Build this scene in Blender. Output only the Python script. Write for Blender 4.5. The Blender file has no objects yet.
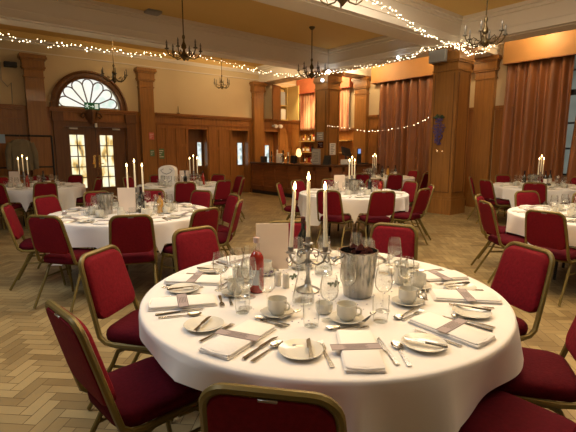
import bpy, math, random
from mathutils import Vector, Matrix
R = random.Random(7)
S = bpy.context.scene
COL = S.collection
PI = math.pi
rad = math.radians

# ------------------------------------------------------------------ mesh builder
class MB:
    def __init__(s): s.v = []; s.f = []
    def add(s, v, f, m=None):
        b = len(s.v)
        s.v += [tuple(m @ Vector(p)) if m else tuple(p) for p in v]
        s.f += [tuple(b + i for i in q) for q in f]
        return s
    def bx(s, x0, x1, y0, y1, z0, z1, m=None):
        v = [(x0,y0,z0),(x1,y0,z0),(x1,y1,z0),(x0,y1,z0),(x0,y0,z1),(x1,y0,z1),(x1,y1,z1),(x0,y1,z1)]
        return s.add(v, [(3,2,1,0),(4,5,6,7),(0,1,5,4),(1,2,6,5),(2,3,7,6),(3,0,4,7)], m)
    def rbx(s, x0, x1, y0, y1, z0, z1, c=.004, m=None):
        # chamfered box: outline with cut corners, inset top and bottom rings
        def ring(z, i):
            a, b, d, e = x0+i, x1-i, y0+i, y1-i
            return [(a+c,d,z),(b-c,d,z),(b,d+c,z),(b,e-c,z),(b-c,e,z),(a+c,e,z),(a,e-c,z),(a,d+c,z)]
        v = ring(z0, c) + ring(z0+c, 0) + ring(z1-c, 0) + ring(z1, c)
        f = [tuple(range(7,-1,-1)), tuple(range(24,32))]
        for k in range(3):
            for i in range(8):
                j = (i+1) % 8
                f.append((k*8+i, k*8+j, k*8+8+j, k*8+8+i))
        return s.add(v, f, m)
    def tube(s, pts, r, n=8, closed=False, flat=1.0):
        P = [Vector(p) for p in pts]; N = len(P)
        rr = r if isinstance(r, (list, tuple)) else [r]*N
        T = []
        for i in range(N):
            a = P[(i-1) % N] if (closed or i > 0) else P[i]
            b = P[(i+1) % N] if (closed or i < N-1) else P[i]
            t = b - a
            T.append(t.normalized() if t.length > 1e-9 else Vector((0,0,1)))
        up = Vector((0,0,1)) if abs(T[0].z) < .9 else Vector((1,0,0))
        nrm = (up - T[0]*up.dot(T[0])).normalized()
        b0 = len(s.v)
        for i in range(N):
            nrm = nrm - T[i]*nrm.dot(T[i])
            nrm = nrm.normalized() if nrm.length > 1e-6 else Vector((1,0,0))
            bi = T[i].cross(nrm)
            for k in range(n):
                a = 2*PI*k/n
                s.v.append(tuple(P[i] + (nrm*math.cos(a) + bi*math.sin(a)*flat)*rr[i]))
        M = N if closed else N-1
        for i in range(M):
            for k in range(n):
                k2 = (k+1) % n; i2 = (i+1) % N
                s.f.append((b0+i*n+k, b0+i*n+k2, b0+i2*n+k2, b0+i2*n+k))
        if not closed:
            s.f.append(tuple(b0+k for k in range(n-1,-1,-1)))
            s.f.append(tuple(b0+(N-1)*n+k for k in range(n)))
        return s
    def lathe(s, prof, n=20, at=(0,0,0), cap0=True, cap1=True, m=None):
        v = []; f = []
        for r, z in prof:
            for k in range(n):
                a = 2*PI*k/n
                v.append((at[0]+r*math.cos(a), at[1]+r*math.sin(a), at[2]+z))
        for i in range(len(prof)-1):
            for k in range(n):
                k2 = (k+1) % n
                f.append((i*n+k, i*n+k2, i*n+n+k2, i*n+n+k))
        if cap0 and prof[0][0] > 1e-5: f.append(tuple(range(n-1,-1,-1)))
        if cap1 and prof[-1][0] > 1e-5: f.append(tuple((len(prof)-1)*n+k for k in range(n)))
        return s.add(v, f, m)
    def loft(s, rings, cap0=True, cap1=True, m=None):
        n = len(rings[0]); v = [p for r in rings for p in r]; f = []
        for i in range(len(rings)-1):
            for k in range(n):
                k2 = (k+1) % n
                f.append((i*n+k, i*n+k2, i*n+n+k2, i*n+n+k))
        if cap0: f.append(tuple(range(n-1,-1,-1)))
        if cap1: f.append(tuple((len(rings)-1)*n+k for k in range(n)))
        return s.add(v, f, m)
    def grid(s, rows):
        n = len(rows[0]); v = [p for r in rows for p in r]; f = []
        for i in range(len(rows)-1):
            for k in range(n-1):
                f.append((i*n+k, i*n+k+1, i*n+n+k+1, i*n+n+k))
        return s.add(v, f)
    def obj(s, name, mat, parent=None, smooth=True, ang=40):
        me = bpy.data.meshes.new(name)
        me.from_pydata(s.v, [], s.f); me.update()
        if mat: me.materials.append(mat)
        if smooth:
            for p in me.polygons: p.use_smooth = True
            try: me.set_sharp_from_angle(angle=rad(ang))
            except Exception: pass
        o = bpy.data.objects.new(name, me); COL.objects.link(o)
        if parent: o.parent = parent
        return o

def tag(o, label, cat, group=None, kind=None):
    o['label'] = label; o['category'] = cat
    if group: o['group'] = group
    if kind: o['kind'] = kind
    return o
def thing(name, label='', cat='', loc=(0,0,0), rz=0, group=None):
    o = bpy.data.objects.new(name, None); COL.objects.link(o)
    o.empty_display_size = .05
    o.location = loc; o.rotation_euler = (0,0,rz)
    return tag(o, label, cat, group)
def struct(o): o['kind'] = 'structure'; return o
KIDS = {}
def kids(o):
    if o.name not in KIDS: KIDS[o.name] = [c for c in o.children]
    return KIDS[o.name]
def dup_tree(o, parent=None):
    c = o.copy(); COL.objects.link(c)
    if parent: c.parent = parent
    for k in kids(o): dup_tree(k, c)
    return c
USED = set()
def put(proto, loc, rz, label, group=None, rot=None, cat=None):
    if proto.name in USED: o = dup_tree(proto)
    else:
        kids(proto)
        for k in proto.children: kids(k)
        USED.add(proto.name); o = proto
    o.location = loc
    o.rotation_euler = rot if rot else (0,0,rz)
    o['label'] = label
    if group: o['group'] = group
    if cat: o['category'] = cat
    return o
def rrect(x0, x1, y0, y1, r, n=5):
    out = []
    for cx, cy, a0 in ((x1-r,y1-r,0),(x0+r,y1-r,90),(x0+r,y0+r,180),(x1-r,y0+r,270)):
        for k in range(n+1):
            a = rad(a0 + 90*k/n); out.append((cx+r*math.cos(a), cy+r*math.sin(a)))
    return out
def arc(cx, cy, r, a0, a1, n):
    return [(cx+r*math.cos(rad(a0+(a1-a0)*k/n)), cy+r*math.sin(rad(a0+(a1-a0)*k/n))) for k in range(n+1)]

# ------------------------------------------------------------------ materials
def mat(name, col, rough=.5, metal=0, spec=.5, noise=0, nscale=(6,6,6), bump=0, bscale=None, emit=None, estr=0, col2=None, coat=0, sheen=0, detail=4):
    m = bpy.data.materials.new(name); m.use_nodes = True
    nt = m.node_tree; b = nt.nodes['Principled BSDF']
    b.inputs['Base Color'].default_value = (*col, 1)
    b.inputs['Roughness'].default_value = rough
    b.inputs['Metallic'].default_value = metal
    b.inputs['Specular IOR Level'].default_value = spec
    b.inputs['Coat Weight'].default_value = coat
    b.inputs['Sheen Weight'].default_value = sheen
    if noise or col2 or bump:
        tc = nt.nodes.new('ShaderNodeTexCoord'); mp = nt.nodes.new('ShaderNodeMapping')
        mp.inputs['Scale'].default_value = nscale
        nt.links.new(tc.outputs['Object'], mp.inputs['Vector'])
        nz = nt.nodes.new('ShaderNodeTexNoise'); nz.inputs['Scale'].default_value = 1; nz.inputs['Detail'].default_value = detail
        nt.links.new(mp.outputs['Vector'], nz.inputs['Vector'])
        if noise or col2:
            rp = nt.nodes.new('ShaderNodeValToRGB')
            c2 = col2 if col2 else tuple(c*(1-noise) for c in col)
            rp.color_ramp.elements[0].position = .3; rp.color_ramp.elements[1].position = .7
            rp.color_ramp.elements[0].color = (*c2, 1); rp.color_ramp.elements[1].color = (*col, 1)
            nt.links.new(nz.outputs['Fac'], rp.inputs['Fac'])
            nt.links.new(rp.outputs['Color'], b.inputs['Base Color'])
        if bump:
            src = nz
            if bscale:
                src = nt.nodes.new('ShaderNodeTexNoise'); src.inputs['Scale'].default_value = bscale; src.inputs['Detail'].default_value = 3
                nt.links.new(tc.outputs['Object'], src.inputs['Vector'])
            bp = nt.nodes.new('ShaderNodeBump'); bp.inputs['Strength'].default_value = bump; bp.inputs['Distance'].default_value = .01
            nt.links.new(src.outputs['Fac'], bp.inputs['Height']); nt.links.new(bp.outputs['Normal'], b.inputs['Normal'])
    if emit:
        b.inputs['Emission Color'].default_value = (*emit, 1); b.inputs['Emission Strength'].default_value = estr
    return m
def glass_mat(name, tint=(.985,.988,.985), f0=1.35, base=.04):
    m = bpy.data.materials.new(name); m.use_nodes = True
    nt = m.node_tree; nt.nodes.clear()
    out = nt.nodes.new('ShaderNodeOutputMaterial'); mx = nt.nodes.new('ShaderNodeMixShader')
    tr = nt.nodes.new('ShaderNodeBsdfTransparent'); gl = nt.nodes.new('ShaderNodeBsdfGlossy')
    lw = nt.nodes.new('ShaderNodeLayerWeight'); lw.inputs['Blend'].default_value = .12
    ma = nt.nodes.new('ShaderNodeMath'); ma.operation = 'MULTIPLY_ADD'; ma.inputs[1].default_value = .5; ma.inputs[2].default_value = base
    nt.links.new(lw.outputs['Fresnel'], ma.inputs[0])
    tr.inputs['Color'].default_value = (*tint, 1); gl.inputs['Roughness'].default_value = .04
    gl.inputs['Color'].default_value = (.9,.9,.88,1)
    nt.links.new(ma.outputs[0], mx.inputs[0]); nt.links.new(tr.outputs[0], mx.inputs[1]); nt.links.new(gl.outputs[0], mx.inputs[2])
    nt.links.new(mx.outputs[0], out.inputs['Surface'])
    return m
def view_mat(name, cols, scale, strength):
    # what is seen through a lit pane: blocks of light colour given off
    m = bpy.data.materials.new(name); m.use_nodes = True
    nt = m.node_tree; b = nt.nodes['Principled BSDF']
    tc = nt.nodes.new('ShaderNodeTexCoord'); mp = nt.nodes.new('ShaderNodeMapping'); mp.inputs['Scale'].default_value = scale
    vo = nt.nodes.new('ShaderNodeTexNoise'); vo.inputs['Scale'].default_value = 1; vo.inputs['Detail'].default_value = 2
    rp = nt.nodes.new('ShaderNodeValToRGB'); rp.color_ramp.interpolation = 'LINEAR'
    E = rp.color_ramp.elements
    for i, (p, c) in enumerate(cols):
        e = E[i] if i < 2 else E.new(p)
        e.position = p; e.color = (*c, 1)
    nt.links.new(tc.outputs['Object'], mp.inputs['Vector']); nt.links.new(mp.outputs['Vector'], vo.inputs['Vector'])
    nt.links.new(vo.outputs['Fac'], rp.inputs['Fac']); nt.links.new(rp.outputs['Color'], b.inputs['Emission Color'])
    b.inputs['Base Color'].default_value = (.05,.05,.05,1); b.inputs['Roughness'].default_value = .1
    b.inputs['Emission Strength'].default_value = strength
    return m

GR = (26, 26, 1.6)
M = dict(
 wood=mat('oak_panelling', (.36,.145,.032), .38, noise=.35, nscale=GR, coat=.15),
 woodd=mat('dark_oak', (.17,.066,.018), .4, noise=.35, nscale=GR),
 woodh=mat('oak_moulding', (.33,.13,.03), .36, noise=.3, nscale=(1.5,26,26), coat=.15),
 column=mat('column_oak', (.34,.15,.035), .33, noise=.3, nscale=GR, coat=.25),
 bar=mat('bar_mahogany', (.24,.085,.026), .3, noise=.4, nscale=(20,2,20), coat=.2),
 bartop=mat('bar_top', (.09,.04,.02), .22),
 cream=mat('cream_plaster', (.66,.53,.33), .85, noise=.06, nscale=(1.2,1.2,1.2)),
 white=mat('white_plaster', (.76,.69,.59), .8, noise=.04, nscale=(1,1,1)),
 mustard=mat('mustard_ceiling', (.72,.50,.18), .85, noise=.06, nscale=(1,1,1)),
 curtain=mat('brown_satin', (.31,.115,.040), .36, spec=.55, noise=.4, nscale=(7,7,.6)),
 pelmet=mat('pelmet_cloth', (.46,.23,.07), .55, noise=.15, nscale=(2,2,2)),
 pelmetr=mat('salmon_pelmet_cloth', (.62,.20,.09), .6, noise=.15, nscale=(2,2,2)),
 gold=mat('bronze_gold_paint', (.18,.13,.032), .4, metal=.3, noise=.15, nscale=(9,9,9)),
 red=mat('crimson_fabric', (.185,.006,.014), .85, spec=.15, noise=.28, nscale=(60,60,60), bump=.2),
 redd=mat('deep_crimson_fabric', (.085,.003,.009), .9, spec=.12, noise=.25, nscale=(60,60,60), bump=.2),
 cloth=mat('white_linen', (.78,.76,.73), .8, noise=.05, nscale=(3,3,3), bump=.45, bscale=4.5),
 china=mat('white_china', (.66,.64,.56), .16, spec=.6),
 napkin=mat('napkin_linen', (.84,.81,.76), .85, bump=.1, bscale=60),
 band=mat('mauve_card', (.35,.285,.275), .7),
 ink=mat('dark_print', (.07,.055,.06), .7),
 steel=mat('cutlery_steel', (.60,.57,.52), .18, metal=1),
 silver=mat('brushed_silver', (.46,.44,.40), .2, metal=1, noise=.45, nscale=(30,30,3)),
 pewter=mat('aged_silver', (.36,.34,.31), .32, metal=1),
 wax=mat('ivory_wax', (.86,.79,.60), .45, emit=(1,.72,.35), estr=.06),
 wick=mat('wick', (.03,.02,.02), .9),
 flame=mat('flame', (1,.8,.4), .5, emit=(1,.70,.28), estr=18),
 brass=mat('dark_brass', (.14,.105,.055), .35, metal=.9),
 sleeve=mat('ivory_sleeve', (.10,.085,.06), .6),
 bulbgl=mat('bulb_glass', (.22,.2,.17), .2),
 wire=mat('clear_wire', (.25,.22,.17), .5),
 bulb=mat('fairy_bulb', (1,.9,.7), .4, emit=(1,.82,.52), estr=9),
 ledb=mat('cool_bulb', (.9,.95,1), .4, emit=(.75,.87,1), estr=9),
 card=mat('blush_card', (.72,.60,.50), .6, noise=.06, nscale=(8,8,8)),
 whitec=mat('white_card', (.82,.80,.76), .6),
 black=mat('black_plastic', (.015,.015,.017), .4),
 iron=mat('black_iron', (.02,.018,.017), .45, metal=.5),
 grey=mat('grey_plastic', (.30,.30,.30), .5),
 bglass=mat('dark_bottle_glass', (.012,.014,.012), .07, spec=.8),
 rose=mat('rose_wine', (.30,.022,.014), .08, spec=.8),
 amber=mat('amber_wine', (.55,.30,.06), .1, spec=.7),
 foil=mat('burgundy_foil', (.045,.006,.010), .2, spec=.8),
 coat=mat('olive_jacket', (.20,.165,.10), .9, noise=.25, nscale=(5,5,5), bump=.3, bscale=6),
 green=mat('exit_green', (.01,.10,.035), .4, emit=(.02,.22,.07), estr=.1),
 exitw=mat('exit_white', (.8,.85,.8), .5, emit=(.7,.9,.75), estr=.5),
 redsign=mat('red_notice', (.62,.16,.12), .6),
 greensign=mat('green_notice', (.10,.20,.09), .6),
 leaf=mat('dark_leaf', (.03,.06,.025), .5),
 purple=mat('purple_petal', (.12,.08,.24), .7),
 coffee=mat('coffee', (.02,.01,.005), .3),
 screen=mat('blue_screen', (.05,.1,.3), .3, emit=(.25,.45,.9), estr=.7),
 dusk=view_mat('dusk_pane', [(.35,(.20,.24,.19)),(.65,(.40,.43,.36))], (1.5,1.5,1.5), .3),
 day=view_mat('fanlight_pane', [(.33,(.55,.80,.66)),(.47,(1,1,.93)),(.72,(1,.98,.80))], (2.6,2.6,2.6), .85),
 lobby=view_mat('lobby_seen_through_pane', [(.30,(.10,.10,.08)),(.40,(.75,.46,.12)),(.50,(1,.86,.48)),(.62,(1,.95,.72))], (6,6,2.6), .95),
 panecool=view_mat('pane_light', [(.35,(.35,.45,.42)),(.55,(.85,.95,.95)),(.7,(.95,.88,.6))], (6,6,5), .9),
 glass=glass_mat('clear_glass'),
 glassw=glass_mat('wine_glass', (.98,.985,.98), base=.08),
 water=glass_mat('water', (.965,.975,.975), base=.07),
 hatch=mat('lit_cupboard', (.55,.38,.13), .5),
)
# salmon striped curtain
def striped():
    m = mat('salmon_stripe', (.70,.36,.20), .7); nt = m.node_tree; b = nt.nodes['Principled BSDF']
    tc = nt.nodes.new('ShaderNodeTexCoord'); w = nt.nodes.new('ShaderNodeTexWave'); w.bands_direction = 'Y'
    w.inputs['Scale'].default_value = 2.6; w.inputs['Distortion'].default_value = 1
    rp = nt.nodes.new('ShaderNodeValToRGB'); rp.color_ramp.elements[0].color = (.55,.20,.11,1); rp.color_ramp.elements[1].color = (.80,.55,.33,1)
    nt.links.new(tc.outputs['Object'], w.inputs['Vector']); nt.links.new(w.outputs['Fac'], rp.inputs['Fac']); nt.links.new(rp.outputs['Color'], b.inputs['Base Color'])
    return m
M['salmon'] = striped()

# ------------------------------------------------------------------ the hall
X0, X1, Y0, YW, XW, ZC = -3.5, 11.3, -4.0, 12.4, 11.0, 4.25
# floor: herringbone parquet, every block a face, laid at 45 degrees to the walls
def parquet():
    w, n = .078, 3
    v, f, c = [], [], []
    cs, sn = math.cos(PI/4), math.sin(PI/4); g = .0022
    def blk(a, b, e, d):
        cx, cy = (a+e)/2*w, (b+d)/2*w
        X, Y = cx*cs - cy*sn, cx*sn + cy*cs
        if not (-1.6 < X < 11.0 and -1.2 < Y < 12.4): return
        if X*.643+Y*.766 < .3: return
        k = len(v)
        for px, py in ((a*w+g,b*w+g),(e*w-g,b*w+g),(e*w-g,d*w-g),(a*w+g,d*w-g)):
            v.append((px*cs-py*sn, px*sn+py*cs, 0))
        f.append((k,k+1,k+2,k+3)); c.append(R.random())
    for k in range(-60, 260):
        for m in range(-60, 60):
            a = k + 2*n*m
            blk(a, k, a+n, k+1)
            blk(a, k+1, a+1, k+1+n)
    me = bpy.data.meshes.new('floor'); me.from_pydata(v, [], f)
    at = me.color_attributes.new('tone', 'FLOAT_COLOR', 'CORNER')
    for p in me.polygons:
        t = c[p.index]
        for li in p.loop_indices: at.data[li].color = (t,t,t,1)
    m = bpy.data.materials.new('oak_parquet'); m.use_nodes = True; nt = m.node_tree; b = nt.nodes['Principled BSDF']
    vc = nt.nodes.new('ShaderNodeVertexColor'); vc.layer_name = 'tone'
    tc = nt.nodes.new('ShaderNodeTexCoord'); nz = nt.nodes.new('ShaderNodeTexNoise'); nz.inputs['Scale'].default_value = 1.1; nz.inputs['Detail'].default_value = 5
    nt.links.new(tc.outputs['Object'], nz.inputs['Vector'])
    ad = nt.nodes.new('ShaderNodeMath'); ad.operation = 'MULTIPLY_ADD'; ad.inputs[1].default_value = .5
    nt.links.new(vc.outputs['Color'], ad.inputs[0]); nt.links.new(nz.outputs['Fac'], ad.inputs[2])
    rp = nt.nodes.new('ShaderNodeValToRGB')
    rp.color_ramp.elements[0].position = .30; rp.color_ramp.elements[0].color = (.165,.108,.042,1)
    rp.color_ramp.elements[1].position = 1.0; rp.color_ramp.elements[1].color = (.385,.285,.13,1)
    nt.links.new(ad.outputs[0], rp.inputs['Fac']); nt.links.new(rp.outputs['Color'], b.inputs['Base Color'])
    b.inputs['Roughness'].default_value = .42
    me.materials.append(m)
    o = bpy.data.objects.new('floor', me); COL.objects.link(o); struct(o)
    base = MB().bx(X0, X1, Y0, YW+.6, -.12, -.0015).obj('floor_base', mat('parquet_joint', (.12,.075,.032), .6), o, smooth=False)
parquet()
o = MB().bx(X0, X1, Y0, YW+.6, ZC, ZC+.15).obj('ceiling', M['mustard'], smooth=False); struct(o)

def beam(name, x0, x1, y0, y1, along):
    b = MB().bx(x0, x1, y0, y1, 3.73, ZC)
    for d, z in ((.05, 4.12), (.10, 4.18)):
        if along == 'x': b.bx(x0, x1, y0-d, y1+d, z, ZC)
        else: b.bx(x0-d, x1+d, y0, y1, z, ZC)
    # bead lines along the lower edge
    if along == 'x':
        b.bx(x0, x1, y0-.018, y1+.018, 3.86, 3.885).bx(x0, x1, y0+.12, y1-.12, 3.715, 3.73)
    else:
        b.bx(x0-.018, x1+.018, y0, y1, 3.86, 3.885).bx(x0+.12, x1-.12, y0, y1, 3.715, 3.73)
    return struct(b.obj(name, M['white'], smooth=False))
beam('trim_1', X0, 9.1, 9.07, 9.67, 'x')
beam('trim_2', X0, 9.1, 5.10, 5.72, 'x')
beam('trim_3', X0, 9.1, 1.10, 1.70, 'x')
beam('trim_4', 9.1, 9.72, Y0, YW, 'y')
for i, (a, b_) in enumerate(((9.07,9.67),(5.10,5.72),(1.1,1.7))):
    beam('trim_%d' % (5+i), 9.72, XW, a, b_, 'x')

# wall with the doors (Y = 12.4)
FX, FZ, FR = 3.55, 2.57, .77
w = MB()
for a, b_ in ((X0,2.85),(4.45,6.37),(7.03,7.97),(8.62,9.34),(9.94,X1)): w.bx(a, b_, YW, YW+.35, 0, 2.54)
for a, b_, z in ((2.85,4.45,2.12),(6.37,7.03,2.10),(7.97,8.62,2.10),(9.34,9.94,2.10)): w.bx(a, b_, YW, YW+.35, z, 2.54)
wl = struct(w.obj('wall_back_lower', M['wood'], smooth=False))
w = MB().bx(X0, FX-FR, YW, YW+.3, 2.54, ZC).bx(FX+FR, X1, YW, YW+.3, 2.54, ZC).bx(FX-FR, FX+FR, YW, YW+.3, 2.54, FZ)
N = 28
for k in range(N):
    xa, xb = FX-FR*math.cos(PI*k/N), FX-FR*math.cos(PI*(k+1)/N)
    za, zb = FZ+FR*math.sin(PI*k/N), FZ+FR*math.sin(PI*(k+1)/N)
    w.add([(xa,YW,za),(xb,YW,zb),(xb,YW,ZC),(xa,YW,ZC),(xa,YW+.3,za),(xb,YW+.3,zb),(xb,YW+.3,ZC),(xa,YW+.3,ZC)],
          [(0,1,2,3),(7,6,5,4),(4,5,1,0)])
struct(w.obj('wall_back', M['cream'], smooth=False))
# cornice
w = MB().bx(X0, X1, YW-.06, YW, 4.05, 4.10).bx(X0, X1, YW-.03, YW, 4.0, 4.05).bx(X0, X1, YW-.03, YW, 3.80, 3.825)
struct(MB().bx(X0, X1, YW-.012, YW, 4.10, ZC).obj('trim_24', M['mustard'], smooth=False))
struct(w.obj('trim_8', M['white'], smooth=False))
# dado rail and frieze on that wall
w = MB()
for a, b_ in ((X0,2.0),(2.56,4.78),(5.35,8.69),(9.27,XW)):
    w.bx(a, b_, YW-.07, YW, 2.49, 2.54).bx(a, b_, YW-.045, YW, 2.44, 2.49).bx(a, b_, YW-.025, YW, 2.22, 2.25)
struct(w.obj('trim_9', M['woodh'], smooth=False))
def panels(name, x0, x1, z0, z1, cols, rows, y=YW, axis='y', m='wood'):
    # stiles and rails standing proud of the boarding
    b = MB(); t = .022; s = .05
    def bar(a, e, za, zb, t=t):
        if axis == 'y': b.bx(a, e, y-t, y, za, zb)
        else: b.bx(y-t, y, a, e, za, zb)
    for i in range(cols+1):
        c = x0 + (x1-x0)*i/cols; bar(max(x0,c-s), min(x1,c+s), z0, z1)
    for z in rows: bar(x0, x1, max(z0,z-s), min(z1,z+s), t-.003)
    return struct(b.obj(name, M[m], smooth=False))
panels('trim_10', X0, 2.0, 0.12, 2.2, 9, (.17,.95,1.45,2.15))
panels('trim_11', 5.35, 6.33, .12, 2.2, 3, (.17,.9,1.6,2.15))
panels('trim_12', 7.07, 7.93, .12, 2.2, 2, (.17,.55,1.5,2.15))
panels('trim_13', 9.99, 10.95, .12, 2.2, 3, (.17,.9,1.6,2.15))
w = MB()
for a, b_ in ((X0,2.0),(2.56,2.8),(4.5,4.78),(5.35,6.33),(7.07,7.93),(8.66,8.69)): w.bx(a, b_, YW-.04, YW, 0, .14)
struct(w.obj('baseboard_back', M['woodd'], smooth=False))
def pilaster(name, x0, x1, y0, y1, grow, m='column'):
    b = MB().bx(x0, x1, y0, y1, 0, 3.4)
    gx0, gx1, gy0, gy1 = grow
    def ring(d, za, zb): b.bx(x0-d*gx0, x1+d*gx1, y0-d*gy0, y1+d*gy1, za, zb)
    ring(.03, 0, .34); ring(.015, .34, .40)
    ring(.02, 3.20, 3.235)
    ring(.03, 3.38, 3.42); ring(.05, 3.42, 3.46); ring(.035, 3.46, 3.60); ring(.06, 3.60, 3.64); ring(.09, 3.64, 3.69); ring(.075, 3.69, 3.73)
    return struct(b.obj(name, M[m], smooth=False))
pilaster('trim_14', 2.06, 2.47, YW-.16, YW, (1,1,1,0))
pilaster('trim_15', 4.85, 5.25, YW-.16, YW, (1,1,1,0))
pilaster('trim_16', 8.78, 9.18, YW-.16, YW, (1,1,1,0))
pilaster('trim_17', XW-.14, XW, 5.12, 5.60, (1,0,1,1))
pilaster('trim_18', XW-.14, XW, 9.12, 9.60, (1,0,1,1))
def column(x0, x1, y0, y1):
    o = pilaster('column', x0, x1, y0, y1, (1,1,1,1))
    b = MB()
    e = .06; t = .012
    for a, c in ((x0+e,x0+e+.014),(x1-e-.014,x1-e)): b.bx(a, c, y0-t, y0, .5, 3.15)
    for a, c in ((y0+e,y0+e+.014),(y1-e-.014,y1-e)): b.bx(x0-t, x0, a, c, .5, 3.15)
    b.bx(x0+e, x1-e, y0-t, y0, .5, .514).bx(x0-t, x0, y0+e, y1-e, .5, .514)
    b.obj('panel_moulding', M['woodd'], o, smooth=False)
column(9.1, 9.68, 5.1, 5.70)
column(9.1, 9.62, 9.08, 9.60)

# fanlight
f = struct(bpy.data.objects.new('window_1', None)); COL.objects.link(f)
b = MB()
ring = arc(FX, FZ, FR-.005, 0, 180, 36)
b.add([(x, YW+.12, z) for x, z in ring] + [(x, YW+.13, z) for x, z in ring], [tuple(range(37)), tuple(range(73,36,-1))])
b.obj('pane', M['day'], f, smooth=False)
b = MB()
hub = (FX, FZ-.02)
for k in range(8):
    a = rad(180*k/7)
    b.tube([(hub[0]+.10*math.cos(a), YW+.10, hub[1]+.02+.10*math.sin(a)), (hub[0]+.60*math.cos(a), YW+.10, hub[1]+.02+.60*math.sin(a))], .017, 6)
for k in range(7):
    am = 180*(k+.5)/7; hw = 180/14
    p0 = (.60*math.cos(rad(hw)), .60*math.sin(rad(hw)))
    pts = []
    for q in range(13):
        t = -90 + 180*q/12
        lx, lz = p0[0] + (.745-p0[0])*math.cos(rad(t)), p0[1]*math.sin(rad(t))
        ca, sa = math.cos(rad(am)), math.sin(rad(am))
        pts.append((FX + lx*ca - lz*sa, YW+.10, max(FZ+.012, FZ + lx*sa + lz*ca)))
    b.tube(pts, .016, 6)
b.tube([(x, YW+.10, z) for x, z in arc(FX, FZ, .10, 0, 180, 10)], .012, 6)
b.bx(FX-FR, FX+FR, YW+.08, YW+.13, FZ-.005, FZ+.02)
b.obj('glazing_bars', M['woodd'], f)
# moulded arch surround
b = MB()
prof = [(.765,-.0),(.765,-.05),(.80,-.065),(.84,-.05),(.90,-.05),(.93,-.08),(.97,-.07),(.97,0)]
rings = []
for k in range(37):
    a = PI*k/36
    rings.append([(FX + r*math.cos(a), YW+d, FZ-.03+r*math.sin(a)) for r, d in prof])
b.loft(rings)
b.obj('window_frame', M['woodd'], f, smooth=False)
# carved keystone-like bracket above the doors
b = MB()
b.loft([[(FX+x*s, YW-dy, z) for x, dy in ((-.16,0),(-.10,.09),(0,.13),(.10,.09),(.16,0))] for s, z in ((.35,2.14),(.7,2.24),(1,2.36),(1.1,2.46),(1.0,2.52))])
for sx in (-1,1):
    b.tube([(FX+sx*.12, YW-.09, 2.44), (FX+sx*.22, YW-.07, 2.42), (FX+sx*.27, YW-.06, 2.34), (FX+sx*.21, YW-.06, 2.30), (FX+sx*.17, YW-.06, 2.35)], .022, 8)
b.tube([(FX, YW-.14, 2.20),(FX, YW-.15, 2.45)], .03, 8)
struct(b.obj('trim_19', M['woodd']))
# door surround (pilaster strips each side + lintel)
b = MB()
for a, c in ((2.62,2.84),(4.46,4.72)):
    b.bx(a, c, YW-.06, YW, .14, 2.20).bx(a-.02, c+.02, YW-.085, YW, 2.20, 2.43).bx(a-.01, c+.01, YW-.075, YW, 0, .16)
b.bx(2.84, 4.46, YW-.05, YW, 2.07, 2.2)
struct(b.obj('trim_20', M['woodd'], smooth=False))

# double doors with glazed panels
def glazed_leaf(name, x0, x1, px0, px1, hinge):
    d = struct(bpy.data.objects.new(name, None)); COL.objects.link(d)
    y = YW+.06; z1 = 2.07; pz0, pz1 = .45, 1.86
    b = MB().bx(x0, px0, y, y+.05, .01, z1).bx(px1, x1, y, y+.05, .01, z1).bx(px0, px1, y, y+.05, .01, pz0).bx(px0, px1, y, y+.05, pz1, z1)
    b.bx(x0+.1, x1-.1, y-.012, y, .1, .36)
    b.obj('leaf', M['woodd'], d, smooth=False)
    MB().bx(px0, px1, y+.02, y+.03, pz0, pz1).obj('pane', M['lobby'], d, smooth=False)
    b = MB(); cx = (px0+px1)/2
    b.bx(cx-.012, cx+.012, y-.005, y+.04, pz0, pz1)
    for k in range(1, 5):
        z = pz0+(pz1-pz0)*k/5; b.bx(px0, px1, y-.005, y+.04, z-.012, z+.012)
    b.obj('glazing_bars', M['woodd'], d, smooth=False)
    b = MB(); s = 1 if hinge < 0 else -1
    hx = x1-.06 if hinge < 0 else x0+.06
    b.rbx(hx-.035, hx+.035, y-.012, y, .98, 1.32, .004).tube([(hx,y-.012,1.10),(hx,y-.06,1.10),(hx-s*.09,y-.06,1.10)], .011, 6)
    b.obj('door_handle', mat('polished_brass', (.75,.50,.18), .22, metal=1), d)
glazed_leaf('door_1', 2.86, 3.645, 3.00, 3.36, -1)
glazed_leaf('door_2', 3.655, 4.44, 3.76, 4.10, 1)
for x, l in ((3.10,'slim pale door closer atop the glazed door beside the coat rail'), (4.20,'slim pale door closer atop the glazed door beside the pilaster')):
    tag(MB().rbx(x-.10, x+.10, YW+.0, YW+.055, 2.005, 2.045, .004).obj('door_closer', M['whitec']), l, 'door closer')
tag(MB().rbx(FX+.06, FX+.12, YW-.10, YW-.055, 2.06, 2.17, .006).obj('door_sensor', M['whitec']), 'small white sensor over the join of the double doors', 'sensor')
def plain_door(name, x0, x1, px0, px1, pz0, pz1, m):
    d = struct(bpy.data.objects.new(name, None)); COL.objects.link(d)
    y = YW+.28
    MB().bx(x0, px0, y, y+.05, 0, 2.1).bx(px1, x1, y, y+.05, 0, 2.1).bx(px0, px1, y, y+.05, 0, pz0).bx(px0, px1, y, y+.05, pz1, 2.1).obj('leaf', M[m], d, smooth=False)
    MB().bx(px0, px1, y+.02, y+.03, pz0, pz1).obj('pane', M['panecool'], d, smooth=False)
    b = MB()
    for a, c in ((px0-.02,px0),(px1,px1+.02)): b.bx(a, c, y-.01, y+.02, pz0-.02, pz1+.02)
    b.bx(px0, px1, y-.01, y+.02, pz0-.02, pz0).bx(px0, px1, y-.01, y+.02, pz1, pz1+.02)
    b.obj('pane_bead', M['woodd'], d, smooth=False)
plain_door('door_3', 6.37, 7.03, 6.82, 6.97, .95, 1.70, 'woodd')
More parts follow.
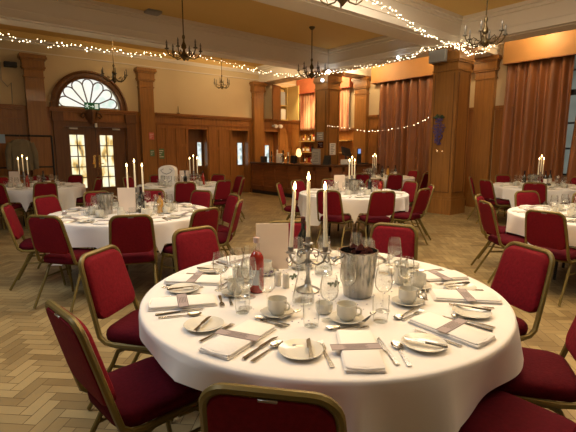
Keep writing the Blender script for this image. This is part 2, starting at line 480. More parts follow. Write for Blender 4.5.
plain_door('door_5', 9.34, 9.94, 9.52, 9.74, .95, 1.62, 'wood')
plain_door('door_4', 7.97, 8.62, 8.36, 8.56, .95, 1.70, 'wood')

# window wall (X = 11)
w = MB()
bays = [(-2.3,4.95,1.2,4.55),(5.72,9.0,6.1,8.7),(9.7,YW,9.95,12.25)]
w.bx(XW, XW+.3, Y0, YW, 0, .9).bx(XW, XW+.3, Y0, YW, 3.62, ZC)
prev = Y0
for _, _, a, c in bays: w.bx(XW, XW+.3, prev, a, .9, 3.62); prev = c
w.bx(XW, XW+.3, 9.95, 12.25, .9, 2.12)
w.bx(XW, XW+.3, prev, YW, .9, 3.62)
struct(w.obj('wall_right', M['cream'], smooth=False))
w = MB()
for a, c in ((Y0,1.2),(4.55,5.10),(5.62,6.1),(8.7,9.10),(9.62,YW-.05)):
    zt_ = 2.46 if c < 11 else 2.1
    w.bx(XW-.03, XW, a, c, .9, zt_).bx(XW-.08, XW, a, c, zt_+.03, zt_+.08).bx(XW-.055, XW, a, c, zt_-.02, zt_+.03)
for a, c in ((Y0,5.10),(5.62,9.10),(9.62,YW)): w.bx(XW-.03, XW, a, c, 0, .9)
struct(w.obj('trim_21', M['wood'], smooth=False))
panels('trim_22', 8.72, 9.08, .9, 2.2, 1, (1.0,1.6,2.15), y=XW-.03, axis='x')
w = MB()
for a, c in ((Y0,5.10),(5.62,9.10),(9.62,YW)): w.bx(XW-.06, XW, a, c, 0, .16)
struct(w.obj('baseboard_right', M['woodd'], smooth=False))
w = MB().bx(XW-.10, XW, Y0, YW, 3.98, 4.10).bx(XW-.16, XW, Y0, YW, 4.10, ZC)
struct(w.obj('trim_23', M['white'], smooth=False))
for i, (_, _, a, c) in enumerate(bays):
    d = struct(bpy.data.objects.new('window_%d' % (i+2), None)); COL.objects.link(d)
    zlo = .9 if i < 2 else 2.12
    MB().bx(XW+.12, XW+.13, a, c, zlo, 3.62).obj('pane', M['dusk'], d, smooth=False)
    b = MB(); n = max(2, round((c-a)/.48))
    for k in range(n+1):
        y = a+(c-a)*k/n; b.bx(XW+.08, XW+.14, max(a,y-.02), min(c,y+.02), zlo, 3.62)
    for z in ((.92, 1.5, 2.06, 2.70, 2.74, 3.2, 3.6) if i < 2 else (2.14, 2.74, 3.2, 3.6)): b.bx(XW+.08, XW+.14, a, c, z-.02, z+.02)
    b.bx(XW+.05, XW+.15, a, c, 2.66, 2.78)
    b.obj('window_frame', M['black'], d, smooth=False)

def pelmet(y0, y1, m, label):
    t = thing('pelmet', label, 'pelmet', (0,0,0))
    b = MB().bx(XW-.24, XW-.215, y0, y1, 3.46, 4.07).bx(XW-.215, XW-.001, y0, y0+.02, 3.46, 4.07).bx(XW-.215, XW-.001, y1-.02, y1, 3.46, 4.07).bx(XW-.215, XW-.001, y0+.02, y1-.02, 4.045, 4.07)
    b.obj('pelmet_board', M[m], t, smooth=False)
    b = MB().tube([(XW-.245, y0, 3.47),(XW-.245, y1, 3.47)], .012, 6).tube([(XW-.245, y0, 4.06),(XW-.245, y1, 4.06)], .012, 6)
    b.obj('piping', M['curtain'] if m == 'pelmet' else M['redsign'], t)
    return t
pelmet(1.0, 4.90, 'pelmet', 'wide gold-brown pelmet over the big curtain at the right edge')
pelmet(5.75, 8.87, 'pelmet', 'gold-brown pelmet between the two tall wood columns')
pelmet(9.75, 12.34, 'pelmetr', 'bright salmon pelmet over the short curtains above the bar')
def curtain(y0, y1, z0, z1, m, label, folds, amp=.055, bottom=None, x=XW-.118, seed=1):
    r = random.Random(seed); n = int(folds*10); rows = []
    ph = [r.uniform(-.5,.5) for _ in range(int(folds)+3)]
    am = [r.uniform(.6,1.25) for _ in range(int(folds)+3)]
    for j in range(13):
        t = j/12; z = z1 + (z0-z1)*t; row = []
        for i in range(n+1):
            u = i/n; q = u*folds; k = int(q); fr = q-k
            p = ph[k]*(1-fr)+ph[k+1]*fr; A = am[k]*(1-fr)+am[k+1]*fr
            yy0, yy1 = y0, y1
            if bottom: yy0, yy1 = y0+(bottom[0]-y0)*t, y1+(bottom[1]-y1)*t
            s = math.sin(2*PI*q + p*(.4+t))
            row.append((x + amp*A*(.65+.35*t)*s*(1 if s > 0 else .8), yy0+(yy1-yy0)*u + .02*math.sin(2*PI*q*.5+3*t), z))
        rows.append(row)
    o = MB().grid(rows).obj('curtain', M[m], ang=80)
    so = o.modifiers.new('thickness', 'SOLIDIFY'); so.thickness = .006
    return tag(o, label, 'curtain', )
curtain(3.44, 4.84, .08, 3.60, 'curtain', 'full-length brown satin curtain beside the window at the right edge', 6, .095, seed=3)
curtain(1.2, 3.22, .08, 3.60, 'curtain', 'brown curtain beyond the grey pane at the very right edge', 8, .05, bottom=(1.2,3.42), seed=8)
curtain(5.9, 8.62, .08, 3.60, 'curtain', 'full-length brown satin curtain between the two tall wood columns', 10, .092, seed=5)
curtain(11.2, 12.28, 2.16, 3.60, 'salmon', 'short salmon striped curtain above the bar, beside the open cupboard', 7, .045, seed=6)
curtain(9.85, 11.1, 2.08, 3.60, 'salmon', 'short salmon striped curtain above the bar, beside the half pilaster', 7, .045, seed=9)

# ------------------------------------------------------------------ bar
bar = thing('bar_counter', 'long dark panelled wooden bar counter turning a corner at the column', 'bar counter')
BX, BY = 8.62, 8.45
b = MB().bx(BX, BX+.05, BY, YW-.17, .12, 1.0).bx(BX, XW-.28, BY, BY+.05, .12, 1.0)
b.obj('front_panel', M['bar'], bar, smooth=False)
b = MB()
for k in range(7):
    y = BY + (YW-.2-BY)*k/6; b.bx(BX-.02, BX, y-.04 if k else y, y+.04, .16, .98)
b.bx(BX-.02, BX, BY, YW-.17, .86, .98).bx(BX-.02, BX, BY, YW-.17, .16, .28)
for k in range(5):
    x = BX + (XW-.3-BX)*k/4; b.bx(x-.04 if k else x, x+.04, BY-.02, BY, .16, .98)
b.bx(BX, XW-.28, BY-.02, BY, .86, .98).bx(BX, XW-.28, BY-.02, BY, .16, .28)
b.obj('panel_frame', M['bar'], bar, smooth=False)
b = MB().bx(BX+.03, BX+.07, BY+.03, YW-.17, 0, .12).bx(BX+.03, XW-.30, BY+.03, BY+.07, 0, .12)
b.obj('plinth', M['black'], bar, smooth=False)
b = MB().rbx(BX-.06, BX+.42, BY-.06, YW-.17, 1.0, 1.05, .008).rbx(BX+.42, XW-.28, BY-.06, BY+.42, 1.0, 1.05, .008)
b.obj('worktop', M['bartop'], bar, smooth=False)
BZ = 1.05
def bottle_parts(t, h, r, glass, label_m=None, cap='foil'):
    MB().lathe([(r*.9,0),(r,.006),(r,h*.55),(r*.92,h*.62),(r*.45,h*.71),(r*.36,h*.78),(r*.36,h*.985),(r*.33,h)], 16).obj('glass_body', M[glass], t)
    MB().lathe([(r*.40,h*.86),(r*.40,h+.003),(r*.3,h+.005)], 12).obj('cap', M[cap], t)
    if label_m: MB().lathe([(r*1.01,h*.16),(r*1.012,h*.17),(r*1.012,h*.47),(r*1.01,h*.48)], 16, cap0=False, cap1=False).obj('bottle_label', M[label_m], t)
def bottle(name, x, y, z, h, r, glass, label, label_m=None, group=None, cap='foil'):
    t = thing(name, label, 'bottle', (x,y,z), R.uniform(0,6), group)
    bottle_parts(t, h, r, glass, label_m, cap)
    return t
# pumps, taps and clutter along the bar front
for i, (y, h) in enumerate(((11.35,.36),(11.05,.42),(10.75,.40),(10.5,.34))):
    t = thing('beer_pump', ['silver beer pump nearest the panelled wall on the bar', 'tall silver beer pump, second along the bar', 'tall silver beer pump, third along the bar', 'short silver beer pump nearest the column on the bar'][i], 'beer pump', (BX+.2,y,BZ))
    MB().lathe([(.05,0),(.05,.02),(.03,.04),(.03,h*.6),(.04,h*.65),(.03,h*.7)], 12).obj('pump_body', M['silver'], t)
    MB().tube([(0,0,h*.7),(0,0,h)], [.018,.026], 8).obj('pump_handle', M['whitec'] if i % 2 else M['black'], t)
    MB().tube([(0,0,h*.5),(-.08,0,h*.5),(-.11,0,h*.4)], .012, 6).obj('spout', M['silver'], t)
for i, (y, m, hh) in enumerate(((11.75,'black',.2),(10.9,'whitec',.3),(10.2,'black',.24))):
    tag(MB().rbx(BX+.1, BX+.26, y-.09, y+.09, BZ, BZ+hh, .01).obj(['till_box','menu_board','card_reader_stand'][i], M[m]), ['small black box at the panelled wall end of the bar', 'white upright menu board among the beer pumps', 'black upright stand on the bar near the column'][i], 'bar item')
t = thing('notice_board', 'grey upright notice board on the bar in front of the column', 'notice board', (BX+.12,9.15,BZ))
MB().rbx(-.02,.02,-.17,.17,0,.44,.005).obj('board', M['grey'], t)
MB().bx(-.023,-.02,-.14,.14,.04,.40).obj('notice_sheet', mat('grey_paper', (.42,.41,.38), .7), t)
b = MB()
for k in range(7): b.bx(-.025,-.023,-.11,.11-.04*(k % 3),.08+.043*k,.09+.043*k)
b.obj('print', M['ink'], t)
t = thing('slanted_board', 'small black slanted board beside the grey notice board on the bar', 'notice board', (BX+.16,8.75,BZ))
MB().loft([[(-.06,-.12,0),(.06,-.12,0),(.06,.12,0),(-.06,.12,0)],[(.02,-.12,.26),(.04,-.12,.26),(.04,.12,.26),(.02,.12,.26)]]).obj('board', M['black'], t, smooth=False)
MB().bx(-.012,-.010,-.08,.08,.10,.12).obj('print', M['grey'], t)
t = thing('till_screen', 'black till with a tilted screen on the bar before the panelled bay', 'till', (9.42,BY+.15,BZ), rad(10))
MB().rbx(-.12,.12,-.10,.12,0,.14,.01).obj('base', M['whitec'], t)
MB().tube([(0,0,.14),(0,.02,.26)], .03, 8).obj('neck', M['black'], t)
mm = Matrix.Translation((0,0,.36)) @ Matrix.Rotation(rad(-22),4,'X') @ Matrix.Rotation(rad(12),4,'Y')
MB().rbx(-.20,.20,-.02,.03,-.13,.13,.01,mm).obj('screen', M['black'], t)
t = thing('laptop', 'dark laptop with a glowing blue panel on the bar', 'laptop', (10.15,BY+.15,BZ), rad(25))
MB().rbx(-.20,.20,-.13,.13,0,.03,.005).obj('keyboard_base', M['black'], t)
MB().rbx(-.20,.20,.10,.125,.03,.30,.005).obj('lid', M['black'], t)
t = thing('screen_panel', 'small blue lit screen standing behind the laptop on the bar', 'screen', (10.22,BY+.36,BZ), rad(25))
MB().rbx(-.18,.18,-.012,.012,.0,.46,.005).obj('screen_case', M['black'], t)
MB().bx(-.15,.15,-.014,-.012,.30,.44).obj('display', M['screen'], t)
# back bar under the salmon curtains
t = thing('back_bar', 'wooden back bar shelves below the salmon curtains', 'shelving')
MB().bx(10.55, 10.96, 9.75, 12.2, 0, 1.0).obj('cabinet', M['wood'], t, smooth=False)
for z in (1.35, 1.75): MB().bx(10.75, 10.96, 9.75, 12.2, z, z+.03).obj('shelf', M['hatch'], t, smooth=False)
k = 0
for z in (1.0, 1.38, 1.78):
    for j in range(13):
        y = 10.95 + .09*j
        h = R.uniform(.19,.29)
        g = ['bglass','amber','rose','glassw'][R.randrange(4)]
        bt = bottle('bottle', 10.85, y, z+.001, h, .034, g, ['bottle in the row standing on the back bar top', 'bottle in the row on the lower back bar shelf', 'bottle in the row on the upper back bar shelf'][(0 if z == 1.0 else 1 if z < 1.5 else 2)], 'whitec' if R.random() < .5 else None, group=['bottles on the back bar top','bottles on the lower back bar shelf','bottles on the upper back bar shelf'][(0 if z == 1.0 else 1 if z < 1.5 else 2)])
for i, (x, y, m) in enumerate(((8.95,10.95,'ledb'),(9.9,11.3,'amber'),(10.0,10.9,'whitec'))):
    pass
t = thing('lamp', 'small glowing amber bar lamp standing beyond the beer pumps', 'lamp', (8.95,10.15,BZ))
MB().lathe([(.05,0),(.05,.02),(.012,.04),(.012,.22)], 12).obj('base', M['brass'], t)
MB().lathe([(.05,.2),(.09,.28),(.06,.42),(.03,.45)], 14).obj('lamp_shade', mat('amber_shade', (.9,.5,.15), .5, emit=(1,.62,.22), estr=2.2), t)
# wall cupboard with both doors open, over the bar end
t = thing('high_cupboard', 'high wall cupboard above the bar end with both doors open', 'cupboard')
cx0, cx1 = 9.80, 10.22
MB().bx(cx0, cx1, YW-.03, YW-.001, 2.5, 3.66).bx(cx0, cx0+.03, YW-.22, YW-.03, 2.5, 3.66).bx(cx1-.03, cx1, YW-.22, YW-.03, 2.5, 3.66).bx(cx0+.03, cx1-.03, YW-.22, YW-.03, 2.5, 2.53).bx(cx0+.03, cx1-.03, YW-.22, YW-.03, 3.63, 3.66).obj('carcass', M['hatch'], t, smooth=False)
dm = Matrix.Translation((cx0+.05, YW-.225, 0)) @ Matrix.Rotation(rad(22), 4, 'Z')
MB().bx(-.56, 0, -.03, 0, 2.5, 3.66, dm).bx(-.50, -.06, -.036, -.03, 2.56, 3.60, dm).obj('door', M['woodd'], t, smooth=False)
MB().bx(cx1-.01, cx1+.02, YW-.80, YW-.225, 2.5, 3.66).obj('door', M['hatch'], t, smooth=False)
MB().bx(cx0+.03, cx1-.03, YW-.20, YW-.03, 3.0, 3.03).obj('shelf', M['hatch'], t, smooth=False)
tag(MB().rbx(9.93, 10.16, YW-.17, YW-.06, 2.532, 2.90, .01).obj('white_box', M['whitec']), 'white box on the bottom shelf of the open wall cupboard', 'box')
tag(MB().rbx(9.93, 10.16, YW-.15, YW-.06, 3.032, 3.5, .01).obj('fuse_box', M['grey']), 'grey switch box on the upper shelf of the open wall cupboard', 'box')
t = thing('spotlight', 'white double spotlight under the open wall cupboard', 'spotlight', (9.75,YW-.03,2.30))
MB().rbx(-.1,.25,-.04,.03,-.03,.03,.01).obj('bracket', M['whitec'], t)
for x in (-.05,.18): MB().lathe([(.03,0),(.06,.02),(.065,.12),(.055,.13)], 12, m=Matrix.Translation((x,-.05,0)) @ Matrix.Rotation(rad(100),4,'X')).obj('lamp_head', M['whitec'], t)

# ------------------------------------------------------------------ wall things
def notice(name, x0, x1, z0, z1, m, label, lines=4, ink='ink', y=YW, face='y'):
    t = thing(name, label, 'notice')
    if face == 'y': MB().bx(x0, x1, y-.012, y-.0005, z0, z1).obj('sheet', M[m], t, smooth=False)
    else: MB().bx(y-.012, y-.0005, x0, x1, z0, z1).obj('sheet', M[m], t, smooth=False)
    b = MB(); w = x1-x0; h = z1-z0
    for k in range(lines):
        a, c = x0+w*.14, x1-w*(.14+.18*(k % 3)); z = z1-h*(k+1)/(lines+1)
        if face == 'y': b.bx(a, c, y-.014, y-.012, z-h*.03, z+h*.03)
        else: b.bx(y-.014, y-.012, a, c, z-h*.03, z+h*.03)
    b.obj('print', M[ink], t, smooth=False)
YP = YW-.16
notice('red_notice', 5.05, 5.20, 1.76, 1.96, 'redsign', 'red notice with pale print on the pilaster beside the doors', 3, 'whitec', y=YP)
notice('green_notice', 5.06, 5.19, 1.28, 1.47, 'greensign', 'small green and white notice under the red one', 3, 'whitec', y=YP)
notice('poster', 5.36, 5.56, 1.20, 1.50, 'greensign', 'green poster on the panelling past the pilaster', 4, 'whitec')
notice('column_notice', 9.22, 9.46, 1.32, 1.66, 'whitec', 'white paper notice on the column standing at the bar', 6, 'grey', y=9.08)
notice('grey_poster', 9.22, 9.50, 1.74, 1.98, 'grey', 'grey poster on the bar column, uppermost', 3, 'whitec', y=9.1, face='x')
notice('maroon_poster', 9.22, 9.46, 1.52, 1.70, 'foil', 'dark maroon poster below the grey one on the bar column', 3, 'grey', y=9.1, face='x')
# exit sign in front of the fanlight
t = thing('exit_sign', 'green exit sign with white running figure before the fan window', 'sign', (3.58,YW-.06,2.60))
MB().rbx(-.19,.19,-.02,.03,-.09,.10,.006).obj('sign_case', M['green'], t)
b = MB()
for a, c, z0, z1, sh in ((-.145,-.115,-.02,.035,.0),(.06,.15,-.055,.065,0)): b.bx(a, c, -.024,-.02, z0, z1)
b.lathe([(.0,0),(.014,0),(.014,.004),(0,.004)], 10, m=Matrix.Translation((-.122,-.02,.052)) @ Matrix.Rotation(rad(90),4,'X'))
for p in (((-.13,.0),(-.16,-.03),(-.185,-.03)),((-.12,-.01),(-.095,-.035),(-.10,-.065)),((-.12,.03),(-.09,.01),(-.075,.025)),((-.14,.03),(-.165,.02),(-.17,.0))):
    b.tube([(x,-.022,z) for x, z in p], .007, 5)
b.tube([(-.05,-.022,.0),(.03,-.022,.0)], .008, 5).tube([(.005,-.022,.028),(.032,-.022,.0),(.005,-.022,-.028)], .007, 5)
b.obj('pictogram', M['exitw'], t, smooth=False)
t = thing('wall_speaker', 'black box speaker high on the cream wall by the coat rail', 'speaker', (1.80,YW-.1,3.45))
MB().rbx(-.13,.13,-.09,.06,-.06,.06,.01).obj('speaker_case', M['black'], t)
MB().rbx(-.02,.02,.06,.10,-.03,.03,.004).obj('bracket', M['whitec'], t)
tag(MB().rbx(2.56, 2.70, YW-.05, YW, 2.66, 2.84, .02).obj('alarm_box', M['cream']), 'small rounded cream box on the wall between pilaster and arch', 'alarm box')
tag(MB().tube([(1.62,YW-.01,3.50),(1.60,YW-.01,3.1),(1.72,YW-.01,2.95),(1.80,YW-.01,3.05),(1.78,YW-.01,2.56)], .008, 5).obj('cable', M['grey']), 'thin cable looping down the cream wall under the speaker', 'cable')
tag(MB().rbx(3.72, 4.02, 8.74, 8.98, 4.20, 4.25, .01).obj('emergency_light', M['grey']), 'grey flat emergency light on the mustard ceiling', 'ceiling light')
t = thing('hanging_bracket', 'small dark bracket above the rail on the cream wall', 'bracket', (6.05,YW-.04,2.54))
MB().tube([(0,0,0),(0,0,.22)], .008, 6).tube([(-.05,0,.02),(.05,0,.02)], .01, 6).obj('stem', M['iron'], t)
# coat rail and jacket
t = thing('coat_rail', 'black metal coat rail standing before the panelled wall', 'coat rail', (0,11.9,0))
for x in (-.6, 2.46):
    MB().tube([(x,0,.06),(x,0,1.80)], .022, 8).obj('upright', M['iron'], t)
    MB().tube([(x,-.28,.03),(x,-.2,.06),(x,.2,.06),(x,.28,.03)], .02, 8).obj('foot', M['iron'], t)
MB().tube([(-.6,0,1.80),(2.46,0,1.80)], .022, 8).obj('top_rail', M['iron'], t)
MB().tube([(-.6,0,1.06),(2.46,0,1.06)], .018, 8).obj('lower_rail', M['iron'], t)
def garment(x, m, wd, ht, label):
    t = thing('jacket', label, 'jacket', (x,11.76,1.80))
    rings = []
    for z, hw, th in ((-.08,.05,.04),(-.11,.16,.06),(-.16,wd*.46,.075),(-.30,wd*.5,.09),(-.55,wd*.47,.10),(-ht,wd*.5,.09)):
        rings.append([(hw*math.cos(2*PI*k/20), th*math.sin(2*PI*k/20)*(1+.2*math.sin(9*k)), z) for k in range(20)])
    MB().loft(rings).obj('body', M[m], t)
    for sx in (-1,1):
        MB().tube([(sx*wd*.44,0,-.17),(sx*wd*.56,-.02,-.4),(sx*wd*.58,-.03,-.78)], [.06,.065,.05], 10).obj('sleeve', M[m], t)
    MB().tube([(0,0,-.10),(0,.03,-.03),(0,.09,.0),(0,.107,.012),(0,.125,.032),(0,.155,.032),(0,.173,.01),(0,.17,-.012)], .005, 6).obj('hanger_hook', M['steel'], t)
garment(1.78, 'coat', .48, .80, 'olive beige jacket on a hanger under the coat rail')
garment(1.00, 'black', .40, .86, 'dark coat on the coat rail at the picture edge')
t = thing('blue_badge', 'pale blue card hung on the coat rail at the picture edge', 'card', (1.42,11.82,1.72))
MB().rbx(-.07,.07,-.005,.005,-.10,.10,.003).obj('card_sheet', mat('blue_card', (.28,.40,.52), .6), t)
# grey floodlight panel and wisteria on the near tall column
t = thing('floodlight', 'grey box floodlight clamped at the top of the tall column', 'floodlight', (8.93,5.5,3.50))
MB().rbx(-.05,.05,-.20,.20,-.12,.14,.01).obj('case', M['grey'], t)
MB().rbx(.05,.12,-.05,.05,-.04,.04,.005).obj('bracket', M['iron'], t)
t = thing('artificial_wisteria', 'purple artificial wisteria hanging on the tall wood column', 'flowers', (9.04,5.45,2.20))
b = MB()
for k in range(190):
    z = -.03-.58*R.random(); w_ = .15*(1-abs(z+.22)/.55)
    px, py, rr = R.uniform(-.05,.03), R.uniform(-w_,w_), R.uniform(.010,.019)
    b.lathe([(0,-rr),(rr,-rr*.3),(rr*.8,rr*.5),(0,rr)], 6, (px,py,z))
b.obj('flowers', M['purple'], t)
b = MB()
for k in range(9):
    a = k*.7; d = (.04*math.cos(a)-.03, .16*math.sin(a), .02+.03*math.cos(2*a))
    b.add([(0,0,0),(d[0]*.5+.01,d[1]*.5,d[2]+.03),d,(d[0]*.5-.01,d[1]*.5,d[2]-.03)], [(0,1,2),(0,2,3)])
b.obj('leaves', M['leaf'], t, smooth=False)
MB().tube([(.05,0,.06),(-.01,0,.05),(-.01,0,-.35)], .005, 5).obj('stem', M['leaf'], t)
# stacked folding boards leaning by the curtain behind the tall column
for i in range(3):
    t = tag(MB().rbx(-.02,.02,-.22,.22,0,.95,.006).obj('folding_board', M['woodd' if i else 'wood']), ['brown folded board leaning on the long curtain, outermost', 'dark folded board leaning on the long curtain, middle one', 'dark folded board leaning on the long curtain, innermost'][i], 'board')
    t.location = (10.25+.1*i, 6.2, .0); t.rotation_euler = (0, rad(14), rad(8))

# ------------------------------------------------------------------ chandeliers
def make_chandelier():
    t = thing('chandelier', 'x', 'chandelier')
    MB().lathe([(.0,0),(.07,-.0),(.07,-.02),(.04,-.05),(.015,-.07),(0,-.07)], 16).obj('ceiling_rose', M['brass'], t)
    MB().tube([(0,0,-.06),(0,0,-.70)], .011, 6).obj('rod', M['brass'], t)
    MB().lathe([(.0,-.68),(.02,-.69),(.03,-.73),(.015,-.77),(.022,-.82),(.045,-.87),(.05,-.91),(.02,-.95),(.03,-1.0),(.06,-1.04),(.065,-1.08),(.03,-1.12),(.012,-1.14),(0,-1.15)], 14).obj('stem', M['brass'], t)
    for k in range(6):
        a = 2*PI*k/6; c, s = math.cos(a), math.sin(a)
        pts = [(.04,-1.03),(.10,-1.09),(.19,-1.10),(.27,-1.05),(.305,-.99),(.31,-.96)]
        ar = MB().tube([(r*c, r*s, z) for r, z in pts], .011, 6)
        ar.tube([(r*c, r*s, z) for r, z in ((.12,-1.02),(.18,-.99),(.21,-1.03),(.19,-1.09))], .007, 5)
        ao = ar.obj('arm', M['brass'], t)
        MB().lathe([(.0,-.97),(.040,-.96),(.034,-.945),(.014,-.94),(.014,-.88)], 10, (.31*c,.31*s,0)).obj('candle_sleeve', M['sleeve'], ao)
        MB().lathe([(.008,-.88),(.018,-.86),(.014,-.835),(.003,-.80)], 8, (.31*c,.31*s,0)).obj('bulb', M['bulbgl'], ao)
    return t
ch = make_chandelier()
for i, (x, y, l) in enumerate(((7.13,7.64,'unlit brass chandelier before the column at the bar'), (3.9,7.64,'unlit brass chandelier over the hall left of the middle'), (7.1,3.55,'unlit brass chandelier in front of the tall column, upper right'),
                               (6.95,11.3,'small distant unlit chandelier beside the bar pilaster'), (3.85,11.3,'distant unlit chandelier hanging before the fan window'), (3.85,3.62,'brass chandelier whose base shows at the picture top'))):
    o = put(ch, (x,y,ZC), rad(13+31*i), l, 'brass chandeliers')
    if i == 3: o.scale = (.72,.72,.9)

# ------------------------------------------------------------------ fairy lights
BULB = MB().lathe([(0,-.010),(.010,-.004),(.010,.004),(0,.010)], 6).obj('bulb', M['bulb'])
bulb_me = BULB.data; bpy.data.objects.remove(BULB)
def string(pts, n, label, jit=.05, sub=8):
    t = thing('fairy_lights', label, 'fairy lights', group='fairy light strings')
    P = [Vector(p) for p in pts]; path = []
    for i in range(len(P)-1):
        p0 = P[i-1] if i else P[i]; p3 = P[i+2] if i+2 < len(P) else P[i+1]
        for k in range(sub):
            u = k/sub
            path.append(.5*((2*P[i]) + (P[i+1]-p0)*u + (2*p0-5*P[i]+4*P[i+1]-p3)*u*u + (3*P[i]-p0-3*P[i+1]+p3)*u**3))
    path.append(P[-1])
    path = [p + Vector((R.uniform(-.2,.2)*jit, R.uniform(-.2,.2)*jit, R.uniform(-.4,.4)*jit)) for p in path]
    MB().tube(path, .0045, 5).obj('wire', M['wire'], t)
    for k in range(n):
        u = (k+R.uniform(.1,.9))/n*(len(path)-1); i = min(int(u), len(path)-2)
        p = path[i].lerp(path[i+1], u-i) + Vector((R.uniform(-.5,.5)*jit, R.uniform(-.5,.5)*jit, R.uniform(-1,1)*jit))
        o = bpy.data.objects.new('bulb', bulb_me); COL.objects.link(o); o.parent = t; o.location = p
        s = R.uniform(.5,1.1); o.scale = (s,s,s)
string([(.9,9.37,3.49),(1.26,9.37,3.45),(2.04,9.37,3.43),(2.94,9.37,3.45),(3.98,9.37,3.51),(5.06,9.37,3.62)], 98, 'fairy light string swagged under the beam, coat rail end', .055)
string([(5.06,9.37,3.62),(6.3,9.37,3.54),(7.0,9.37,3.48),(7.93,9.37,3.47),(8.7,9.37,3.58),(8.96,9.15,3.6),(9.0,8.95,3.6)], 98, 'fairy light string swagged under the beam, bar column end', .055)
string([(9.0,8.95,3.6),(8.98,8.3,3.60),(8.98,7.3,3.58),(8.95,6.3,3.62),(8.84,5.75,3.70)], 80, 'fairy light string between the bar column and the tall column', .045)
string([(8.82,5.75,3.70),(8.84,5.15,3.68),(8.95,4.98,3.60),(9.3,4.93,3.52),(9.9,4.9,3.70),(10.5,4.86,3.98),(10.74,4.8,4.15)], 98, 'fairy light string from the tall column up to the big pelmet', .05)
string([(8.9,4.96,3.70),(9.4,4.88,3.70),(10.0,4.84,3.92),(10.70,4.80,4.20)], 50, 'thin second fairy light string just above the pelmet one', .05)
string([(8.93,5.0,3.62),(8.0,5.03,3.66),(7.38,5.03,3.74),(6.6,5.03,3.90),(5.8,5.03,3.98),(5.0,5.03,4.02)], 98, 'fairy light string rising from the tall column to the picture top', .05)
string([(9.02,9.0,2.15),(9.0,8.47,2.09),(9.0,7.57,1.96),(9.0,6.99,1.96),(9.0,6.19,2.03),(9.04,5.72,2.2)], 26, 'sparse low fairy light string drooping before the long curtain', .01)
t = thing('cool_spot', 'pair of cold white lights on the bar column top', 'lights', (8.95,9.0,3.5))
for i, p in enumerate(((0,-.1,.14),(-.02,.12,-.08))): MB().lathe([(0,-.045),(.04,-.02),(.04,.02),(0,.045)], 10, p).obj('lamp', M['ledb'], t)
t = thing('cool_light', 'single cold white light under the beam before the pelmet', 'light', (8.98,6.6,3.66))
MB().lathe([(0,-.04),(.035,-.015),(.035,.015),(0,.04)], 10).obj('lamp', M['ledb'], t)

# ------------------------------------------------------------------ chairs
def make_chair():
    t = thing('banquet_chair', 'x', 'chair')
    # back: local +X faces the table; back leans backwards
    def bk(z): return -.185 - .115*max(0, (z-.47)/.43)
    def hw(z): return .198 - .022*max(0, (z-.45)/.45)
    pts = []
    for sy in (1,):
        pts += [(.20,.19,.415),(.05,.195,.415),(-.08,.198,.415),(-.145,.198,.425),(-.18,.198,.455),(bk(.52),hw(.52),.52),(bk(.7),hw(.7),.70)]
    top = []
    r = .065; zt = .895; h = hw(zt)
    for k in range(7):
        a = rad(90*k/6); z = zt-r+r*math.sin(a); top.append((bk(z), h-r+r*math.cos(a), z))
    side = pts + top
    full = side + [(x,-y,z) for x, y, z in reversed(side)]
    MB().tube(full, .0145, 8, flat=1.0).obj('back_frame', M['gold'], t)
    # upholstered back panel
    out = []
    zb = .535; rb = .06
    h2 = lambda z: hw(z)-.008
    for k in range(6):
        a = rad(90*k/5); z = zt-.01-r+r*math.sin(a); out.append((h2(zt)-r+r*math.cos(a), z))
    lst = out + [(-y,z) for y, z in reversed(out)]
    low = []
    for k in range(6):
        a = rad(180+90*k/5); low.append((-h2(zb)+rb+rb*math.cos(a), zb+rb+rb*math.sin(a)))
    lst += low + [(-y,z) for y, z in reversed(low)]
    cy, cz = 0, .72
    rings = []
    for off, sc in ((-.020,.90),(-.018,.97),(-.006,1.0),(.008,1.0),(.030,.96),(.036,.88)):
        rings.append([(bk(z*sc+cz*(1-sc))+off, y*sc, z*sc+cz*(1-sc)) for y, z in lst])
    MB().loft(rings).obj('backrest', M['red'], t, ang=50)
    # seat cushion
    o = rrect(-.185,.215,-.205,.205,.09,5)
    o = [(x, y*(1.0 if x > 0 else .96)) for x, y in o]
    rings = []
    for z, sc in ((.425,.93),(.432,.985),(.455,1.0),(.475,.985),(.490,.93),(.499,.80),(.503,.5)):
        rings.append([(.015+(x-.015)*sc, y*sc, z) for x, y in o])
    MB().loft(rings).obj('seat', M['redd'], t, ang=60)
    for sy in (1,-1):
        MB().tube([(.06,sy*.192,.398),(.14,sy*.194,.394),(.172,sy*.196,.372),(.19,sy*.198,.30),(.235,sy*.205,.012)], .0125, 8).obj('leg', M['gold'], t)
        MB().tube([(.08,sy*.178,.396),(-.04,sy*.178,.394),(-.085,sy*.180,.375),(-.12,sy*.183,.30),(-.285,sy*.20,.012)], .0125, 8).obj('leg', M['gold'], t)
        MB().tube([(.195,sy*.190,.28),(-.125,sy*.178,.28)], .009, 8).obj('stretcher', M['gold'], t)
    MB().tube([(-.04,.178,.39),(-.04,-.178,.39)], .010, 8).obj('seat_bar', M['gold'], t)
    zz = .882
    MB().rbx(bk(zz)-.0185, bk(zz)-.012, -.026, .026, zz-.006, zz+.003, .002).obj('handle', M['pewter'], t)
    return t
CHAIR = make_chair()
ICAM = (0.0, 0.0)
WORDS = ['front','front-right','near-right','far-right','back-right','back','back-left','far-left','near-left','front-left']
def sector_map(c, angs):
    """a name for every angle around table c, as seen from where the picture is taken"""
    ref = math.degrees(math.atan2(ICAM[1]-c[1], ICAM[0]-c[0]))
    res, used = {}, set()
    todo = sorted(angs, key=lambda a: abs(((a-ref)/36+.5) % 1-.5))
    for a in todo:
        q = ((a-ref) % 360)/36
        for k in sorted(range(10), key=lambda k: min(abs(q-k), 10-abs(q-k))):
            if k not in used: used.add(k); res[a] = WORDS[k]; break
    return res

